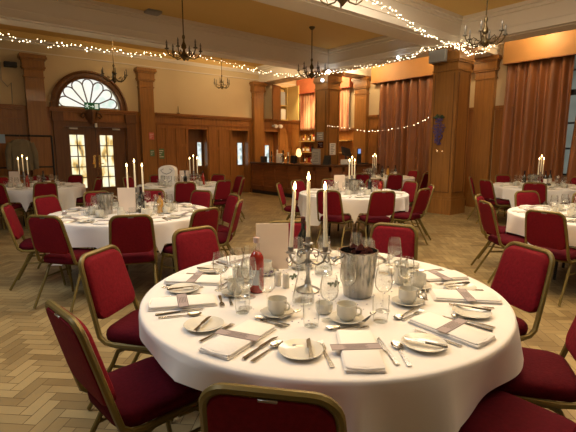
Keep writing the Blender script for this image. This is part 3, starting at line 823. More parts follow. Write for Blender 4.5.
# ------------------------------------------------------------------ tableware prototypes
def make_plate():
    t = MB().lathe([(0,.004),(.045,.004),(.05,.002),(.052,0),(.056,.002),(.060,.005),(.082,.013),(.084,.0155),(.082,.0165),(.060,.009),(.054,.0065),(0,.0065)], 28).obj('side_plate', M['china'])
    return tag(t, 'x', 'plate')
def flat_handle(b, x0, x1, w0, w1, z=.003, th=.003):
    b.loft([[(x,-w,z-th*.5),(x,w,z-th*.5),(x,w,z+th*.5),(x,-w,z+th*.5)] for x, w in ((x0,w0),((x0+x1)/2,(w0+w1)/2),(x1-.006,w1),(x1,w1*.5))])
def make_knife(L, name, cat):
    t = thing(name, 'x', cat)
    b = MB(); n = 8; top = []
    rows = []
    for k in range(n+1):
        u = k/n; x = L*(.48+.5*u); w = .009*(1-.15*u)*(1 if u < .75 else math.sqrt(max(0,1-((u-.75)/.25)**2))*.9+.08)
        rows.append([(x,-.0075,.003),(x,-.0075+2*w,.003),(x,-.0075+2*w,.0042),(x,-.0075,.0048)])
    b.loft(rows).obj('blade', M['steel'], t, smooth=False)
    b = MB(); b.loft([[(x,-w,.001),(x,w,.001),(x,w*.7,.0065),(x,-w*.7,.0065)] for x, w in ((0,.006),(.006,.009),(L*.25,.008),(L*.42,.006),(L*.49,.0055))]).obj('handle', M['steel'], t)
    return t
def make_fork(L, name):
    t = thing(name, 'x', 'fork')
    b = MB(); flat_handle(b, 0, L*.62, .0085, .0035); 
    b.obj('handle', M['steel'], t)
    b = MB()
    xs = [(L*.60,.0035,.003),(L*.66,.008,.003),(L*.70,.0115,.002),(L*.76,.0118,.002)]
    b.loft([[(x,-w,z),(x,w,z),(x,w,z+.002),(x,-w,z+.002)] for x, w, z in xs])
    for k in range(4):
        y = -.0095+.0063*k
        b.loft([[(x,y-w,z),(x,y+w,z),(x,y+w,z+.002),(x,y-w,z+.002)] for x, w, z in ((L*.755,.0022,.002),(L*.88,.002,.0015),(L,.0012,.005))])
    b.obj('tines', M['steel'], t)
    return t
def make_spoon(L, name, bw):
    t = thing(name, 'x', 'spoon')
    b = MB(); flat_handle(b, 0, L*.68, .0085, .0032); b.obj('handle', M['steel'], t)
    b = MB(); rings = []
    bl = L*.36; cx = L*.66+bl/2
    for s, z in ((.02,.001),(.5,.0015),(.8,.004),(.97,.0075),(1.0,.0085),(.94,.008),(.75,.005),(.45,.003),(.02,.0025)):
        rings.append([(cx+math.cos(2*PI*k/16)*bl/2*s, math.sin(2*PI*k/16)*bw*s, z) for k in range(16)])
    b.loft(rings).obj('bowl', M['steel'], t)
    return t
def make_napkin():
    t = thing('napkin', 'x', 'napkin')
    b = MB()
    b.rbx(-.16,.16,-.068,.072,0,.006,.0025)
    b.rbx(-.155,.160,-.070,.068,.006,.012,.0025)
    b.obj('lower_fold', M['napkin'], t)
    rows = []
    for x0, x1, z in ((-.150,.150,.012),):
        b = MB().rbx(x0,x1,-.066,.070,z,z+.007,.003)
        b.tube([(.150,-.06,.0125),(.158,0,.012),(.150,.064,.0125)], .0062, 8)
    b.obj('top_fold', M['napkin'], t)
    return t
def make_band():
    t = thing('menu_band', 'x', 'paper band')
    MB().bx(-.024,.024,-.092,.092,.0195,.0205).obj('paper', M['band'], t, smooth=False)
    b = MB()
    for x in (-.024,.0215): b.bx(x,x+.0025,-.092,.092,.0205,.0209)
    b.obj('border_lines', M['ink'], t, smooth=False)
    b = MB()
    for k in range(5):
        x = -.015+.007*k; b.bx(x,x+.0022,-.045+.008*(k % 2),.045-.008*(k % 2),.0205,.0208)
    b.obj('text_lines', M['ink'], t, smooth=False)
    return t
def make_cup():
    t = thing('coffee_cup', 'x', 'cup')
    MB().lathe([(0,.004),(.024,.004),(.025,0),(.028,0),(.030,.006),(.0405,.018),(.0435,.035),(.0430,.066),(.0445,.070),(.042,.070),(.0405,.064),(.041,.035),(.037,.018),(.026,.009),(0,.008)], 24).obj('cup_body', M['china'], t)
    MB().tube([(.041,0,.058),(.055,0,.060),(.065,0,.052),(.064,0,.036),(.053,0,.026),(.040,0,.024)], .0045, 8).obj('handle', M['china'], t)
    return t
def make_saucer():
    return tag(MB().lathe([(0,.003),(.03,.003),(.033,0),(.038,0),(.042,.004),(.072,.014),(.0745,.017),(.072,.0175),(.045,.009),(.03,.007),(0,.007)], 28).obj('saucer', M['china']), 'x', 'saucer')
def make_wineglass():
    t = thing('wine_glass', 'x', 'glass')
    MB().lathe([(.033,.0015),(.033,.003),(.02,.006),(.006,.010)], 20).obj('foot', M['glassw'], t)
    MB().tube([(0,0,.008),(0,0,.05),(0,0,.092)], [.005,.0035,.0045], 8).obj('stem', M['glassw'], t)
    MB().lathe([(.004,.090),(.022,.096),(.036,.112),(.0405,.135),(.039,.165),(.033,.203),(.0318,.203),(.0378,.165),(.0393,.135),(.035,.114),(.021,.098),(0,.094)], 22, cap0=False, cap1=False).obj('bowl', M['glassw'], t)
    return t
def make_tumbler():
    t = thing('tumbler', 'x', 'glass')
    MB().lathe([(0,.002),(.028,.002),(.030,0),(.0315,.004),(.036,.05),(.0365,.118),(.0352,.118),(.0347,.05),(.029,.012),(0,.010)], 22, cap0=False, cap1=False).obj('glass_wall', M['glass'], t)
    MB().lathe([(0,.001),(.027,.001),(.0285,.009),(0,.0095)], 18).obj('thick_base', M['water'], t)
    return t
P = dict(plate=make_plate(), bknife=make_knife(.165,'butter_knife','knife'), knife=make_knife(.225,'table_knife','knife'), fork=make_fork(.20,'fork'),
         spoon=make_spoon(.185,'soup_spoon',.0215), dspoon=make_spoon(.175,'dessert_spoon',.019), dfork=make_fork(.165,'dessert_fork'), tspoon=make_spoon(.125,'teaspoon',.0125),
         napkin=make_napkin(), band=make_band(), cup=make_cup(), saucer=make_saucer(), wine=make_wineglass(), tumbler=make_tumbler())
for k in ('bknife','knife','fork','spoon','dspoon','dfork','tspoon','napkin','band','cup','wine','tumbler'): pass

def make_candelabra():
    t = thing('candelabra', 'x', 'candelabra')
    MB().lathe([(.0,0),(.062,0),(.064,.006),(.055,.012),(.04,.018),(.022,.03),(.016,.04)], 20).obj('base', M['pewter'], t)
    MB().lathe([(.016,.038),(.020,.05),(.012,.065),(.010,.11),(.018,.125),(.020,.135),(.011,.15),(.010,.19),(.016,.205),(.018,.215),(.011,.225),(.011,.245)], 14).obj('stem', M['pewter'], t)
    MB().lathe([(.011,.245),(.026,.252),(.028,.258),(.014,.262),(.016,.285),(.0135,.290),(.011,.285),(.011,.268)], 14, cap1=False).obj('candle_cup', M['pewter'], t)
    for s in (-1,1):
        pts = [(0,.175),(.02,.150),(.05,.140),(.080,.155),(.092,.185),(.090,.205)]
        a = MB().tube([(s*x,0,z) for x, z in pts], .006, 8)
        a.tube([(s*x,0,z) for x, z in ((.008,.20),(.03,.225),(.052,.215),(.055,.19),(.040,.180),(.032,.195))], .005, 7)
        a.tube([(s*x,0,z) for x, z in ((.085,.165),(.10,.15),(.112,.165),(.105,.18))], .0045, 7)
        ao = a.obj('arm', M['pewter'], t)
        MB().lathe([(.006,.195),(.026,.203),(.028,.209),(.014,.212),(.016,.232),(.0135,.236),(.011,.232),(.011,.216)], 14, (s*.090,0,0), cap1=False).obj('candle_cup', M['pewter'], ao)
    return t
def make_candle():
    t = thing('candle', 'x', 'candle')
    L = .305
    MB().lathe([(.0095,0),(.0110,.004),(.0100,L*.5),(.0085,L-.004),(.006,L),(0,L-.003)], 14).obj('wax_body', M['wax'], t)
    MB().tube([(0,0,L-.004),(.001,0,L+.010)], .0012, 5).obj('wick', M['wick'], t)
    MB().lathe([(0,L+.003),(.0072,L+.011),(.0088,L+.019),(.0055,L+.034),(0,L+.050)], 10).obj('flame', M['flame'], t)
    return t
CANDEL, CANDLE = make_candelabra(), make_candle()
def make_bucket():
    t = thing('ice_bucket', 'x', 'ice bucket')
    MB().lathe([(0,.004),(.066,.004),(.068,0),(.072,.004),(.080,.06),(.088,.15),(.094,.222),(.099,.228),(.099,.236),(.093,.236),(.091,.222),(.085,.15),(.077,.06),(.068,.012),(0,.010)], 32).obj('bucket_wall', M['silver'], t)
    for s in (-1,1):
        MB().tube([(s*.090,-.012,.205),(s*.115,-.020,.200),(s*.130,-.018,.185),(s*.130,.018,.185),(s*.115,.020,.200),(s*.090,.012,.205)], .005, 7).obj('handle', M['pewter'], t)
    MB().lathe([(0,.14),(.083,.14),(.083,.15),(.04,.155),(0,.152)], 20).obj('ice', M['glassw'], t)
    return t
BUCKET = make_bucket()
def make_cardh():
    t = thing('menu_card', 'x', 'menu card')
    MB().rbx(-.003,.003,-.098,.098,.012,.295,.0008).obj('sheet', M['card'], t, smooth=False)
    MB().lathe([(0,0),(.04,0),(.04,.006),(.012,.012),(.006,.02),(0,.02)], 16).obj('stand', M['pewter'], t)
    b = MB()
    for k in range(9): b.bx(-.0036,-.003,-.05+.01*(k % 3),.05-.012*(k % 2),.06+.022*k,.062+.022*k)
    b.obj('faint_print', mat('pale_print', (.55,.45,.36), .7), t, smooth=False)
    return t
CARD = make_cardh()
def make_shaker():
    t = thing('shaker', 'x', 'shaker')
    MB().lathe([(0,0),(.018,0),(.019,.004),(.0185,.06)], 16).obj('shaker_body', M['china'], t)
    MB().lathe([(.0185,.06),(.018,.072),(.013,.078),(0,.079)], 16, cap0=False).obj('shaker_top', M['china'], t)
    return t
SHAKER = make_shaker()
def make_jug():
    t = thing('milk_jug', 'x', 'jug')
    MB().lathe([(0,.003),(.026,.003),(.027,0),(.033,.006),(.040,.03),(.036,.06),(.031,.08),(.034,.098),(.032,.098),(.029,.08),(.034,.06),(.037,.03),(.03,.01),(0,.008)], 22).obj('jug_body', M['china'], t)
    MB().tube([(.032,0,.088),(.052,0,.085),(.060,0,.06),(.050,0,.035),(.037,0,.030)], .0045, 8).obj('handle', M['china'], t)
    MB().loft([[(-.030,-.012,.098),(-.030,.012,.098),(-.032,.006,.08),(-.032,-.006,.08)],[(-.046,-.002,.102),(-.046,.002,.102),(-.044,.001,.098),(-.044,-.001,.098)]]).obj('spout', M['china'], t)
    return t
JUG = make_jug()
def make_carafe():
    t = thing('water_carafe', 'x', 'carafe')
    MB().lathe([(0,.003),(.046,.003),(.05,0),(.055,.008),(.054,.03),(.043,.08),(.032,.13),(.029,.15),(.034,.175),(.044,.205),(.042,.205),(.032,.175),(.027,.15),(.030,.13),(.041,.08),(.052,.03),(.050,.012),(0,.01)], 24, cap0=False, cap1=False).obj('glass_wall', M['glassw'], t)
    MB().lathe([(0,.012),(.049,.012),(.051,.03),(.044,.07),(0,.07)], 20).obj('water', M['water'], t)
    return t
CARAFE = make_carafe()

# ------------------------------------------------------------------ tables
TR, TZ = .914, .745
def lerp_ang(tab, a):
    a %= 360; tab = sorted(tab)
    for i in range(len(tab)):
        a0, d0 = tab[i]; a1, d1 = tab[(i+1) % len(tab)]
        span = (a1-a0) % 360 or 360; off = (a-a0) % 360
        if off <= span:
            u = off/span; u = u*u*(3-2*u); return d0+(d1-d0)*u
    return .25
def cloth_bm(drop, seed, folds=15, gain=2.1):
    r = random.Random(seed); n = 280
    ph = [r.uniform(0,6.28) for _ in range(4)]
    rows = [[(0,0,TZ+.006)]*n]
    for rr in (.3,.6,.8,.88,TR-.012):
        rows.append([(rr*math.cos(2*PI*k/n), rr*math.sin(2*PI*k/n), TZ+.006) for k in range(n)])
    for e, dz in ((.000,.0015),(.006,.007),(.0085,.018)):
        rows.append([((TR+e)*math.cos(2*PI*k/n), (TR+e)*math.sin(2*PI*k/n), TZ+.006-dz) for k in range(n)])
    for j in range(1,11):
        t = .10+.90*j/10; row = []
        for k in range(n):
            a = 2*PI*k/n; D = drop(math.degrees(a))
            amp = gain*.020*t*(min(D,.45)/.25)
            f_ = 1.1-2.2*abs(math.sin(folds*.5*2*a/2+ph[0]+1.3*math.sin(3*a+ph[1])))**.75 + .6*math.sin(11*a+ph[2])
            rr = TR + .010 + .008*t + amp*f_*.62
            row.append((rr*math.cos(a), rr*math.sin(a), TZ-.002-D*t))
        rows.append(row)
    b = MB()
    rows = [rw+[rw[0]] for rw in rows]
    b.v = [p for rw in rows[1:] for p in rw[:-1]] + [(0,0,TZ+.006)]
    nr = len(rows)-1
    for i in range(nr-1):
        for k in range(n):
            k2 = (k+1) % n; b.f.append((i*n+k, i*n+n+k, i*n+n+k2, i*n+k2))
    c = len(b.v)-1
    for k in range(n): b.f.append((c, k, (k+1) % n))
    return b
def make_table():
    t = thing('round_table', 'x', 'table')
    MB().lathe([(0,TZ-.025),(TR-.01,TZ-.025),(TR,TZ-.02),(TR,TZ-.004),(TR-.006,TZ),(0,TZ)], 48).obj('tabletop', M['woodd'], t)
    for k in range(4):
        a = rad(45+90*k); c, s = math.cos(a), math.sin(a)
        MB().tube([(.42*c,.42*s,TZ-.03),(.46*c,.46*s,.01)], .016, 8).obj('leg', M['iron'], t)
    MB().tube([(.45*math.cos(rad(45+90*k)),.45*math.sin(rad(45+90*k)),.30) for k in range(4)], .011, 6, closed=True).obj('stretcher', M['iron'], t)
    return t
TABLE = make_table()
TOP = TZ+.0075
FWD = Vector((math.cos(rad(50)), math.sin(rad(50)), 0)); RGT = Vector((FWD.y, -FWD.x, 0))

def in_view(x, y, z=.8, m=12):
    f = 432.; th = math.atan(67/432.)
    fw = Vector((FWD.x*math.cos(th), FWD.y*math.cos(th), -math.sin(th))); up = RGT.cross(fw)
    q = Vector((x, y, z-1.49)); d = q.dot(fw)
    if d < .3: return False
    u, v = 288+f*q.dot(RGT)/d, 216-f*q.dot(up)/d
    return -m < u < 576+m and -m < v < 432+m

SET_N = 0
def setting(c, a, place, grp, items, cup_at=None, jitter=1.0, wine_v=.205):
    """one place setting at angle a on the table centred c; local x outwards, y to the guest's right"""
    global SET_N
    SET_N += 1
    q = random.Random(int(a*7+c[0]*100))
    J = lambda s: q.uniform(-s, s)*jitter
    ca, sa = math.cos(rad(a)), math.sin(rad(a))
    def W(u, v, z=0): return (c[0]+u*ca-v*sa, c[1]+u*sa+v*ca, TOP+z)
    def go(k, u, v, rot, what, z=0):
        p = W(u, v, z)
        if not in_view(p[0], p[1]): return None
        return put(P[k], p, rad(a+rot), what + ', ' + place, grp(k))
    tw = J(7)
    if 'napkin' in items: go('napkin', .718, .0+J(.012), tw, 'folded white linen napkin')
    if 'band' in items: go('band', .722, .0+J(.008), tw+J(5)+(4 if jitter else 0), 'mauve paper menu band across the napkin', .0)
    pu, pv = .708+J(.012), -.205+J(.01)
    if 'plate' in items: go('plate', pu, pv, 0, 'white china side plate')
    if 'bknife' in items: go('bknife', pu+.085, pv+.02+J(.012), 180+J(22), 'butter knife on the side plate', .0165)
    if 'fork' in items: go('fork', .825+J(.01), -.115, 180+J(4), 'steel fork beside the napkin')
    if 'knife' in items: go('knife', .845+J(.01), .112, 180+J(4), 'steel table knife beside the napkin')
    if 'spoon' in items: go('spoon', .845+J(.01), .150, 180+J(4), 'steel soup spoon beside the table knife')
    if 'dspoon' in items: go('dspoon', .500+J(.01), .10, -92+J(6), 'dessert spoon laid above the napkin')
    if 'dfork' in items: go('dfork', .528+J(.008), -.06, 88+J(6), 'dessert fork laid above the napkin')
    cu, cv = cup_at if cup_at else (.425+J(.02), .03+J(.03))
    hr = J(25)
    if 'saucer' in items: go('saucer', cu, cv, 0, 'white china saucer')
    if 'cup' in items: go('cup', cu, cv, 75+hr, 'white china coffee cup', .0075)
    if 'tspoon' in items: go('tspoon', cu+.07, cv+.055, 150+J(15), 'teaspoon resting on the saucer', .0185)
    if 'tumbler' in items: go('tumbler', .465+J(.012), .185+J(.012), 0, 'clear water tumbler')
    if 'wine' in items: go('wine', .36+J(.02), wine_v+J(.02), 0, 'stemmed wine glass')
FULL = ('napkin','band','plate','bknife','fork','knife','spoon','dspoon','dfork','saucer','cup','tspoon','tumbler','wine')
MID = ('napkin','band','plate','bknife','fork','knife','spoon','saucer','cup','tumbler','wine')
FAR = ('napkin','plate','saucer','cup','tumbler','wine')

def grp_fn(tn): return lambda k: {'plate':'side plates','bknife':'butter knives','knife':'table knives','fork':'forks','spoon':'soup spoons','dspoon':'dessert spoons','dfork':'dessert forks','tspoon':'teaspoons','napkin':'napkins','band':'menu bands','cup':'coffee cups','saucer':'saucers','wine':'wine glasses','tumbler':'tumblers'}[k] + ' on the ' + tn

def chair_at(c, a, rad_back, label, grp, twist=0):
    r0 = rad_back-.30
    x, y = c[0]+r0*math.cos(rad(a)), c[1]+r0*math.sin(rad(a))
    bx, by = c[0]+rad_back*math.cos(rad(a)), c[1]+rad_back*math.sin(rad(a))
    if not (in_view(bx, by, .85, 30) or in_view(x, y, .5, 30)): return
    put(CHAIR, (x, y, 0), rad(a+180+twist), label, grp)

def candles(c, off, rz, tn, tilt=(0,0,0)):
    x, y = c[0]+off[0]*RGT.x+off[1]*FWD.x, c[1]+off[0]*RGT.y+off[1]*FWD.y
    put(CANDEL, (x,y,TOP), rz, 'silver scrolled three-arm candelabra on the ' + tn, 'silver candelabra')
    for s, z, nm in ((-1,.222,'outer'),(0,.270,'middle'),(1,.222,'inner')):
        px, py = x+s*.09*math.cos(rz), y+s*.09*math.sin(rz)
        nm2 = {-1:'left',0:'tall middle',1:'right'}[s]
        put(CANDLE, (px,py,TOP+z), 0, 'lit ivory taper, %s one on candelabra, %s' % (nm2, tn), 'lit taper candles', rot=(tilt[s+1]*math.sin(rz)*0, -tilt[s+1], rz))
    l = bpy.data.lights.new('candle_glow', 'POINT'); l.energy = 1.6; l.color = (1,.62,.28); l.shadow_soft_size = .02
    lo = bpy.data.objects.new('candle_glow', l); COL.objects.link(lo); lo.location = (x, y, TOP+.66)
def rel(c, r, f): return (c[0]+r*RGT.x+f*FWD.x, c[1]+r*RGT.y+f*FWD.y, TOP)
CAMROT = rad(50)+PI   # local +X towards the camera side
RZC = rad(50)-PI/2    # local +X along the picture's right

TABLES = {}
def table(key, c, tn, chairs, settings_n, items, seed, rot0, drops=None, rback=1.28):
    put(TABLE, (c[0],c[1],0), rad(rot0), 'round banquet table under the cloth of the ' + tn, 'round banquet tables')
    if drops: drop = lambda a: lerp_ang(drops, a)
    else:
        angs = [a for a in chairs]
        def drop(a):
            d = min(abs((a-q+180) % 360-180) for q in angs) if angs else 30
            return .212 + .24*max(0, min(1, (d-13.2)/6))
    o = cloth_bm(drop, seed).obj('tablecloth', M['cloth'], ang=180)
    o.location = (c[0],c[1],0)
    tag(o, 'white linen cloth draped over the ' + tn, 'tablecloth', 'white tablecloths')
    sm = sector_map(c, chairs)
    for a in chairs:
        chair_at(c, a, rback+R.uniform(-.015,.03), 'red banquet chair, %s side, %s' % (sm[a], tn), 'red banquet chairs', R.uniform(-3,3))
    sa = [rot0+36*k for k in range(10)]
    sm = sector_map(c, sa)
    for a in sa: setting(c, a, '%s place, %s' % (sm[a], tn), grp_fn(tn), items)

# --- the near table, measured one by one
C0 = (1.56, 1.58)
T0 = 'near table'
put(TABLE, (*C0,0), rad(20), 'round banquet table under the cloth of the near table', 'round banquet tables')
dr = [(0,.22),(20,.21),(32,.21),(39,.30),(46,.21),(60,.21),(92,.21),(104,.2),(110,.25),(116,.2),(128,.20),(148,.13),(170,.105),(190,.09),(205,.115),(211,.19),(221,.19),(234,.20),(245,.34),(256,.20),(280,.195),(300,.195),(318,.20),(336,.20)]
o = cloth_bm(lambda a: lerp_ang(dr, a), 4, 13, 3.0).obj('tablecloth', M['cloth'], ang=180); o.location = (*C0,0)
tag(o, 'large white linen cloth draped over the near table', 'tablecloth', 'white tablecloths')
for a, rb, lab, tw in ((219.5,1.25,'red banquet chair seen from behind, cut off at the bottom centre',0), (271,1.32,'red banquet chair cut off at the bottom right corner, only its seat showing',0), (302,1.31,'red banquet chair at lower right, seat beside the cloth, above the frontmost seat',0),
                   (336,1.36,'red banquet chair at the right of the near table, whole backrest in view',0), (20,1.33,'red banquet chair behind the near table, beyond the ice bucket',0), (58,1.32,'red banquet chair behind the candelabra and wine bottle of the near table',0),
                   (92,1.33,'red banquet chair behind the near table, past the rose bottle and left cups',0), (128,1.33,'red banquet chair at left of the near table, standing behind the frontmost one',0), (170,1.24,'frontmost red banquet chair at the lower left, seen side on',15)):
    chair_at(C0, a, rb, lab, 'red banquet chairs', tw)
PL = {128:('back left place',(.47,-.05)), 158:('left place',(.45,-.06)), 199:('front left place',(.425,-.01)), 236:('front place',(.432,.03)), 273:('front right place',(.43,.14)), 308:('right place',(.50,.13)),
      336:('back right place by the right chair',(.55,.13)), 15:('back place by the bucket',None), 55:('back place behind the candelabra',None), 92:('back left place behind the bottle',None)}
for a, (pl, cu) in PL.items(): setting(C0, a, pl + ', near table', grp_fn('near table'), FULL, cu, wine_v=.08 if a == 55 else .205)
def at0(dx, dy): return (C0[0]+dx, C0[1]+dy, TOP)
candles(C0, (-.075,-.02), RZC, 'near table', (rad(-3.5),0,rad(1)))
put(CARD, at0(.015,.445), CAMROT+rad(4), 'tall blank blush menu card behind the rose bottle', 'table menu cards')
t = thing('rose_wine_bottle', 'bottle of red-pink rose wine in front of the blush card', 'bottle', at0(-.286,.191), rad(60))
MB().lathe([(.034,0),(.038,.006),(.038,.165),(.036,.185),(.026,.205),(.016,.217),(0,.217)], 20).obj('wine', M['rose'], t)
MB().lathe([(.0165,.217),(.015,.24),(.0145,.282),(.0125,.285)], 16, cap0=False).obj('glass_neck', M['glassw'], t)
MB().lathe([(.0160,.262),(.0165,.288),(.012,.290)], 14).obj('cap', mat('pale_pink_cap', (.55,.40,.36), .35), t)
lab = MB()
for k in range(12):
    a0, a1 = rad(70+10*k), rad(80+10*k)
    lab.add([(.0386*math.cos(a),.0386*math.sin(a),z) for a, z in ((a0,.045),(a1,.045),(a1,.125),(a0,.125))] + [(.0378*math.cos(a),.0378*math.sin(a),z) for a, z in ((a0,.045),(a1,.045),(a1,.125),(a0,.125))], [(0,1,2,3),(7,6,5,4)])
lab.obj('bottle_label', mat('pale_blue_paper', (.52,.55,.58), .6), t)
bottle('wine_bottle', *at0(.292,.474), .30, .037, 'bglass', 'dark wine bottle behind the candelabra of the near table', None, 'wine bottles')
put(BUCKET, at0(.075,-.185), RZC+rad(8), 'polished ice bucket with dark foil inside on the near table', 'ice buckets')
t = thing('burgundy_foil', 'crumpled glossy burgundy foil sticking out of the near ice bucket', 'foil', (C0[0]+.085,C0[1]-.20,TOP+.20))
b = MB()
for k in range(16):
    p = (R.uniform(-.045,.035), R.uniform(-.042,.042), R.uniform(0.02,.05)); s = R.uniform(.014,.026)
    b.add([(p[0]+s*x, p[1]+s*y, p[2]+s*z) for x, y, z in ((1,0,.2),(-.8,.3,0),(0,1,.3),(.2,-1,.1),(.1,.2,1),(0,0,-1))], [(0,2,4),(2,1,4),(1,3,4),(3,0,4),(2,0,5),(1,2,5),(3,1,5),(0,3,5)])
b.obj('foil_folds', M['foil'], t, smooth=False)
MB().tube([(.045,.03,-.03),(.045,.03,.04)], .016, 10).obj('bottle_neck', M['bglass'], t)
SL = [(-.138,.199,'white china salt shaker beside the rose bottle, left one'), (-.127,.145,'white china pepper shaker beside the rose bottle, right one'), (.33,.02,'white china shaker behind the ice bucket handle')]
for dx, dy, l in SL: put(SHAKER, at0(dx,dy), 0, l, 'white china shakers')
put(CARAFE, at0(-.208,-.085), 0, 'glass carafe a third full of water, front of the near candelabra', 'water carafes')
put(CARAFE, at0(.20,.19), 0, 'glass carafe of water behind the near candelabra', 'water carafes')
put(JUG, at0(.40,-.215), rad(200), 'white china milk jug right of the near ice bucket', 'milk jugs')
t = MB().lathe([(0,.003),(.024,.003),(.026,0),(.034,.006),(.039,.02),(.0395,.046),(.038,.048),(.036,.044),(.034,.02),(0,.012)], 22).obj('sugar_bowl', M['china'])
tag(t, 'small white china sugar bowl before the front carafe', 'bowl'); t.location = at0(-.225,-.245)
# extra glasses clustered behind the bottle and bucket
for i, (dx, dy, l) in enumerate(((-.47,.03,'big wine glass standing before the rose bottle'),(-.30,.36,'wine glass behind the rose bottle neck'),(-.42,.33,'wine glass back of the front left cups'),(.46,.08,'wine glass behind the near ice bucket'),(.52,.22,'wine glass far behind the near ice bucket'),(-.055,-.235,'wine glass between carafe and ice bucket'),(.60,-.02,'wine glass next to the milk jug side'))):
    put(P['wine'], at0(dx,dy), 0, l, 'wine glasses on the near table')
for i, (x, y, mt, l) in enumerate(((-.057,.392,'purple','small purple blossom lying below the blush card'),(.0,.249,'leaf','dark green leaf sprig beside the shakers'),(.09,.0,'leaf','dark green leaf sprig beside the candelabra foot'))):
    b = MB()
    for k in range(9):
        a_ = k*2.4; d = .012+.003*k; s = .012
        p = (d*math.cos(a_), d*math.sin(a_), .006+.004*(k % 3))
        b.add([(p[0]-s,p[1],p[2]),(p[0],p[1]-s*.6,p[2]+.006),(p[0]+s,p[1],p[2]+.004),(p[0],p[1]+s*.6,p[2]+.008),(p[0],p[1],0)], [(0,1,2,3),(0,4,1),(1,4,2),(2,4,3),(3,4,0)])
    o = b.obj('flower_sprig', M[mt], smooth=False); tag(o, l, 'flower'); o.location = at0(x,y)
b = MB()
for k in range(150):
    a_ = R.uniform(0,6.28); d = .08+.42*math.sqrt(R.random()); s = R.uniform(.002,.0042); x, y = d*math.cos(a_), d*math.sin(a_)
    b.bx(x-s, x+s, y-s*.7, y+s*.7, 0, .0012)
o = b.obj('confetti', M['purple'], smooth=False); o.location = at0(0,.05); tag(o, 'tiny dark purple confetti scattered on the near tablecloth', 'confetti', kind='stuff')
# crest on the front side plate
# --- the other tables
def centre(key, c, tn, cand, card=None, bucket=None, bottles=(), carafes=(), shakers=(), jugs=(), rz=None):
    candles(c, cand, RZC if rz is None else rz, tn)
    if card: put(CARD, rel(c,*card), CAMROT+rad(8), 'upright pale menu card on the ' + tn, 'table menu cards')
    if bucket: put(BUCKET, rel(c,*bucket), RZC+.3, 'polished ice bucket on the ' + tn, 'ice buckets')
    for i, (r_, f_, g, h, d) in enumerate(bottles):
        x, y, z = rel(c, r_, f_); bottle('wine_bottle', x, y, z, h, .037, g, d + ' on the ' + tn, 'whitec' if g == 'bglass' and i else None, 'wine bottles')
    for i, (r_, f_, d) in enumerate(carafes): put(CARAFE, rel(c,r_,f_), 0, 'water carafe, %s, on the %s' % (d, tn), 'water carafes')
    for i, (r_, f_, d) in enumerate(shakers): put(SHAKER, rel(c,r_,f_), 0, 'white china %s shaker on the %s' % (d, tn), 'white china shakers')
    for i, (r_, f_, d) in enumerate(jugs): put(JUG, rel(c,r_,f_), rad(60), 'white china milk jug on the ' + tn, 'milk jugs')
N1 = 'left middle table'
C1 = (1.84, 5.06)
table('T1', C1, N1, [250,214,162,123,90,57,21,346,314,282], 10, MID, 11, 14)
centre('T1', C1, N1, (.035,.05), (-.03,-.07), (-.25,-.15), ((.13,-.05,'bglass',.30,'dark wine bottle'),(.36,-.09,'amber',.24,'amber yellow bottle')), ((.30,.0,'beside the amber bottle'),(-.1,.28,'behind the card')), ((.2,-.22,'salt'),(.24,-.18,'pepper')), ((-.03,-.28,''),))
N2 = 'table by the coat rail'
C2 = (1.68, 9.94)
table('T2', C2, N2, [268,40,0,322,75,110,232], 10, FAR, 12, 5)
centre('T2', C2, N2, (-.2,.0), (-.36,-.05), None, ((.16,.05,'bglass',.30,'dark wine bottle'),(-.02,-.2,'rose',.26,'rose wine bottle')), ((.05,.1,'middle one'),), ((-.1,-.25,'salt'),))
N3 = 'table before the panelled wall'
C3 = (4.11, 8.30)
table('T3', C3, N3, [245,281,90,24,316,349,57,130], 10, FAR, 13, 12)
centre('T3', C3, N3, (.22,.05), (.03,.02), None, rz=RZC+rad(45), bottles= ((.08,-.14,'bglass',.30,'dark wine bottle'),(.42,.0,'rose',.28,'rose wine bottle')), carafes=((.05,-.2,'middle one'),), shakers=((.3,-.3,'salt'),))
t = thing('ornate_white_box', 'white arched box with grey scroll pattern on the table before the panelled wall', 'box', rel(C3,-.34,.14), CAMROT)
o_ = [(-.17,0),(.17,0)] + [(.17*math.cos(rad(k*15)), .30+.10*math.sin(rad(k*15))) for k in range(13)]
MB().loft([[(x,y,z) for y, z in o_] for x in (-.12,.12)]).obj('box_body', M['whitec'], t, smooth=False)
b = MB()
for s in (-1,1):
    b.tube([(.124,s*y,z) for y, z in ((.02,.05),(.10,.10),(.10,.18),(.04,.18),(.05,.12))], .008, 6)
    b.tube([(.124,s*y,z) for y, z in ((.0,.22),(.08,.25),(.12,.30),(.06,.33))], .008, 6)
b.obj('scroll_pattern', M['grey'], t)
N4 = 'table before the bar'
C4 = (5.58, 4.92)
table('T4', C4, N4, [206,241,276,311,346,22,62,98,134], 10, FAR+('fork','knife'), 14, 30)
centre('T4', C4, N4, (-.02,.05), (-.22,.12), (-.02,-.21), ((.30,.10,'bglass',.30,'dark wine bottle'),(.43,-.13,'rose',.24,'rose wine bottle')), ((.14,.02,'beside the bucket'),(-.3,-.1,'beside the card')), ((.2,-.25,'salt'),(.24,-.23,'pepper')), ((.32,-.3,''),), RZC+rad(52))
N5 = 'table by the long curtain'
C5 = (9.27, 7.27)
table('T5', C5, N5, [200,235,281,352,316], 10, FAR, 15, 20)
centre('T5', C5, N5, (-.10,.18), None, (-.26,-.02), ((.05,-.1,'bglass',.30,'dark wine bottle'),(.42,.0,'bglass',.31,'second dark wine bottle'),(.25,.1,'amber',.28,'pale wine bottle')), ((.15,.15,'middle one'),), rz=RZC+rad(50))
N6 = 'table at the right edge'
C6 = (5.79, 1.44)
table('T6', C6, N6, [175,139,104,56,20,212,247,290], 10, MID, 16, 10)
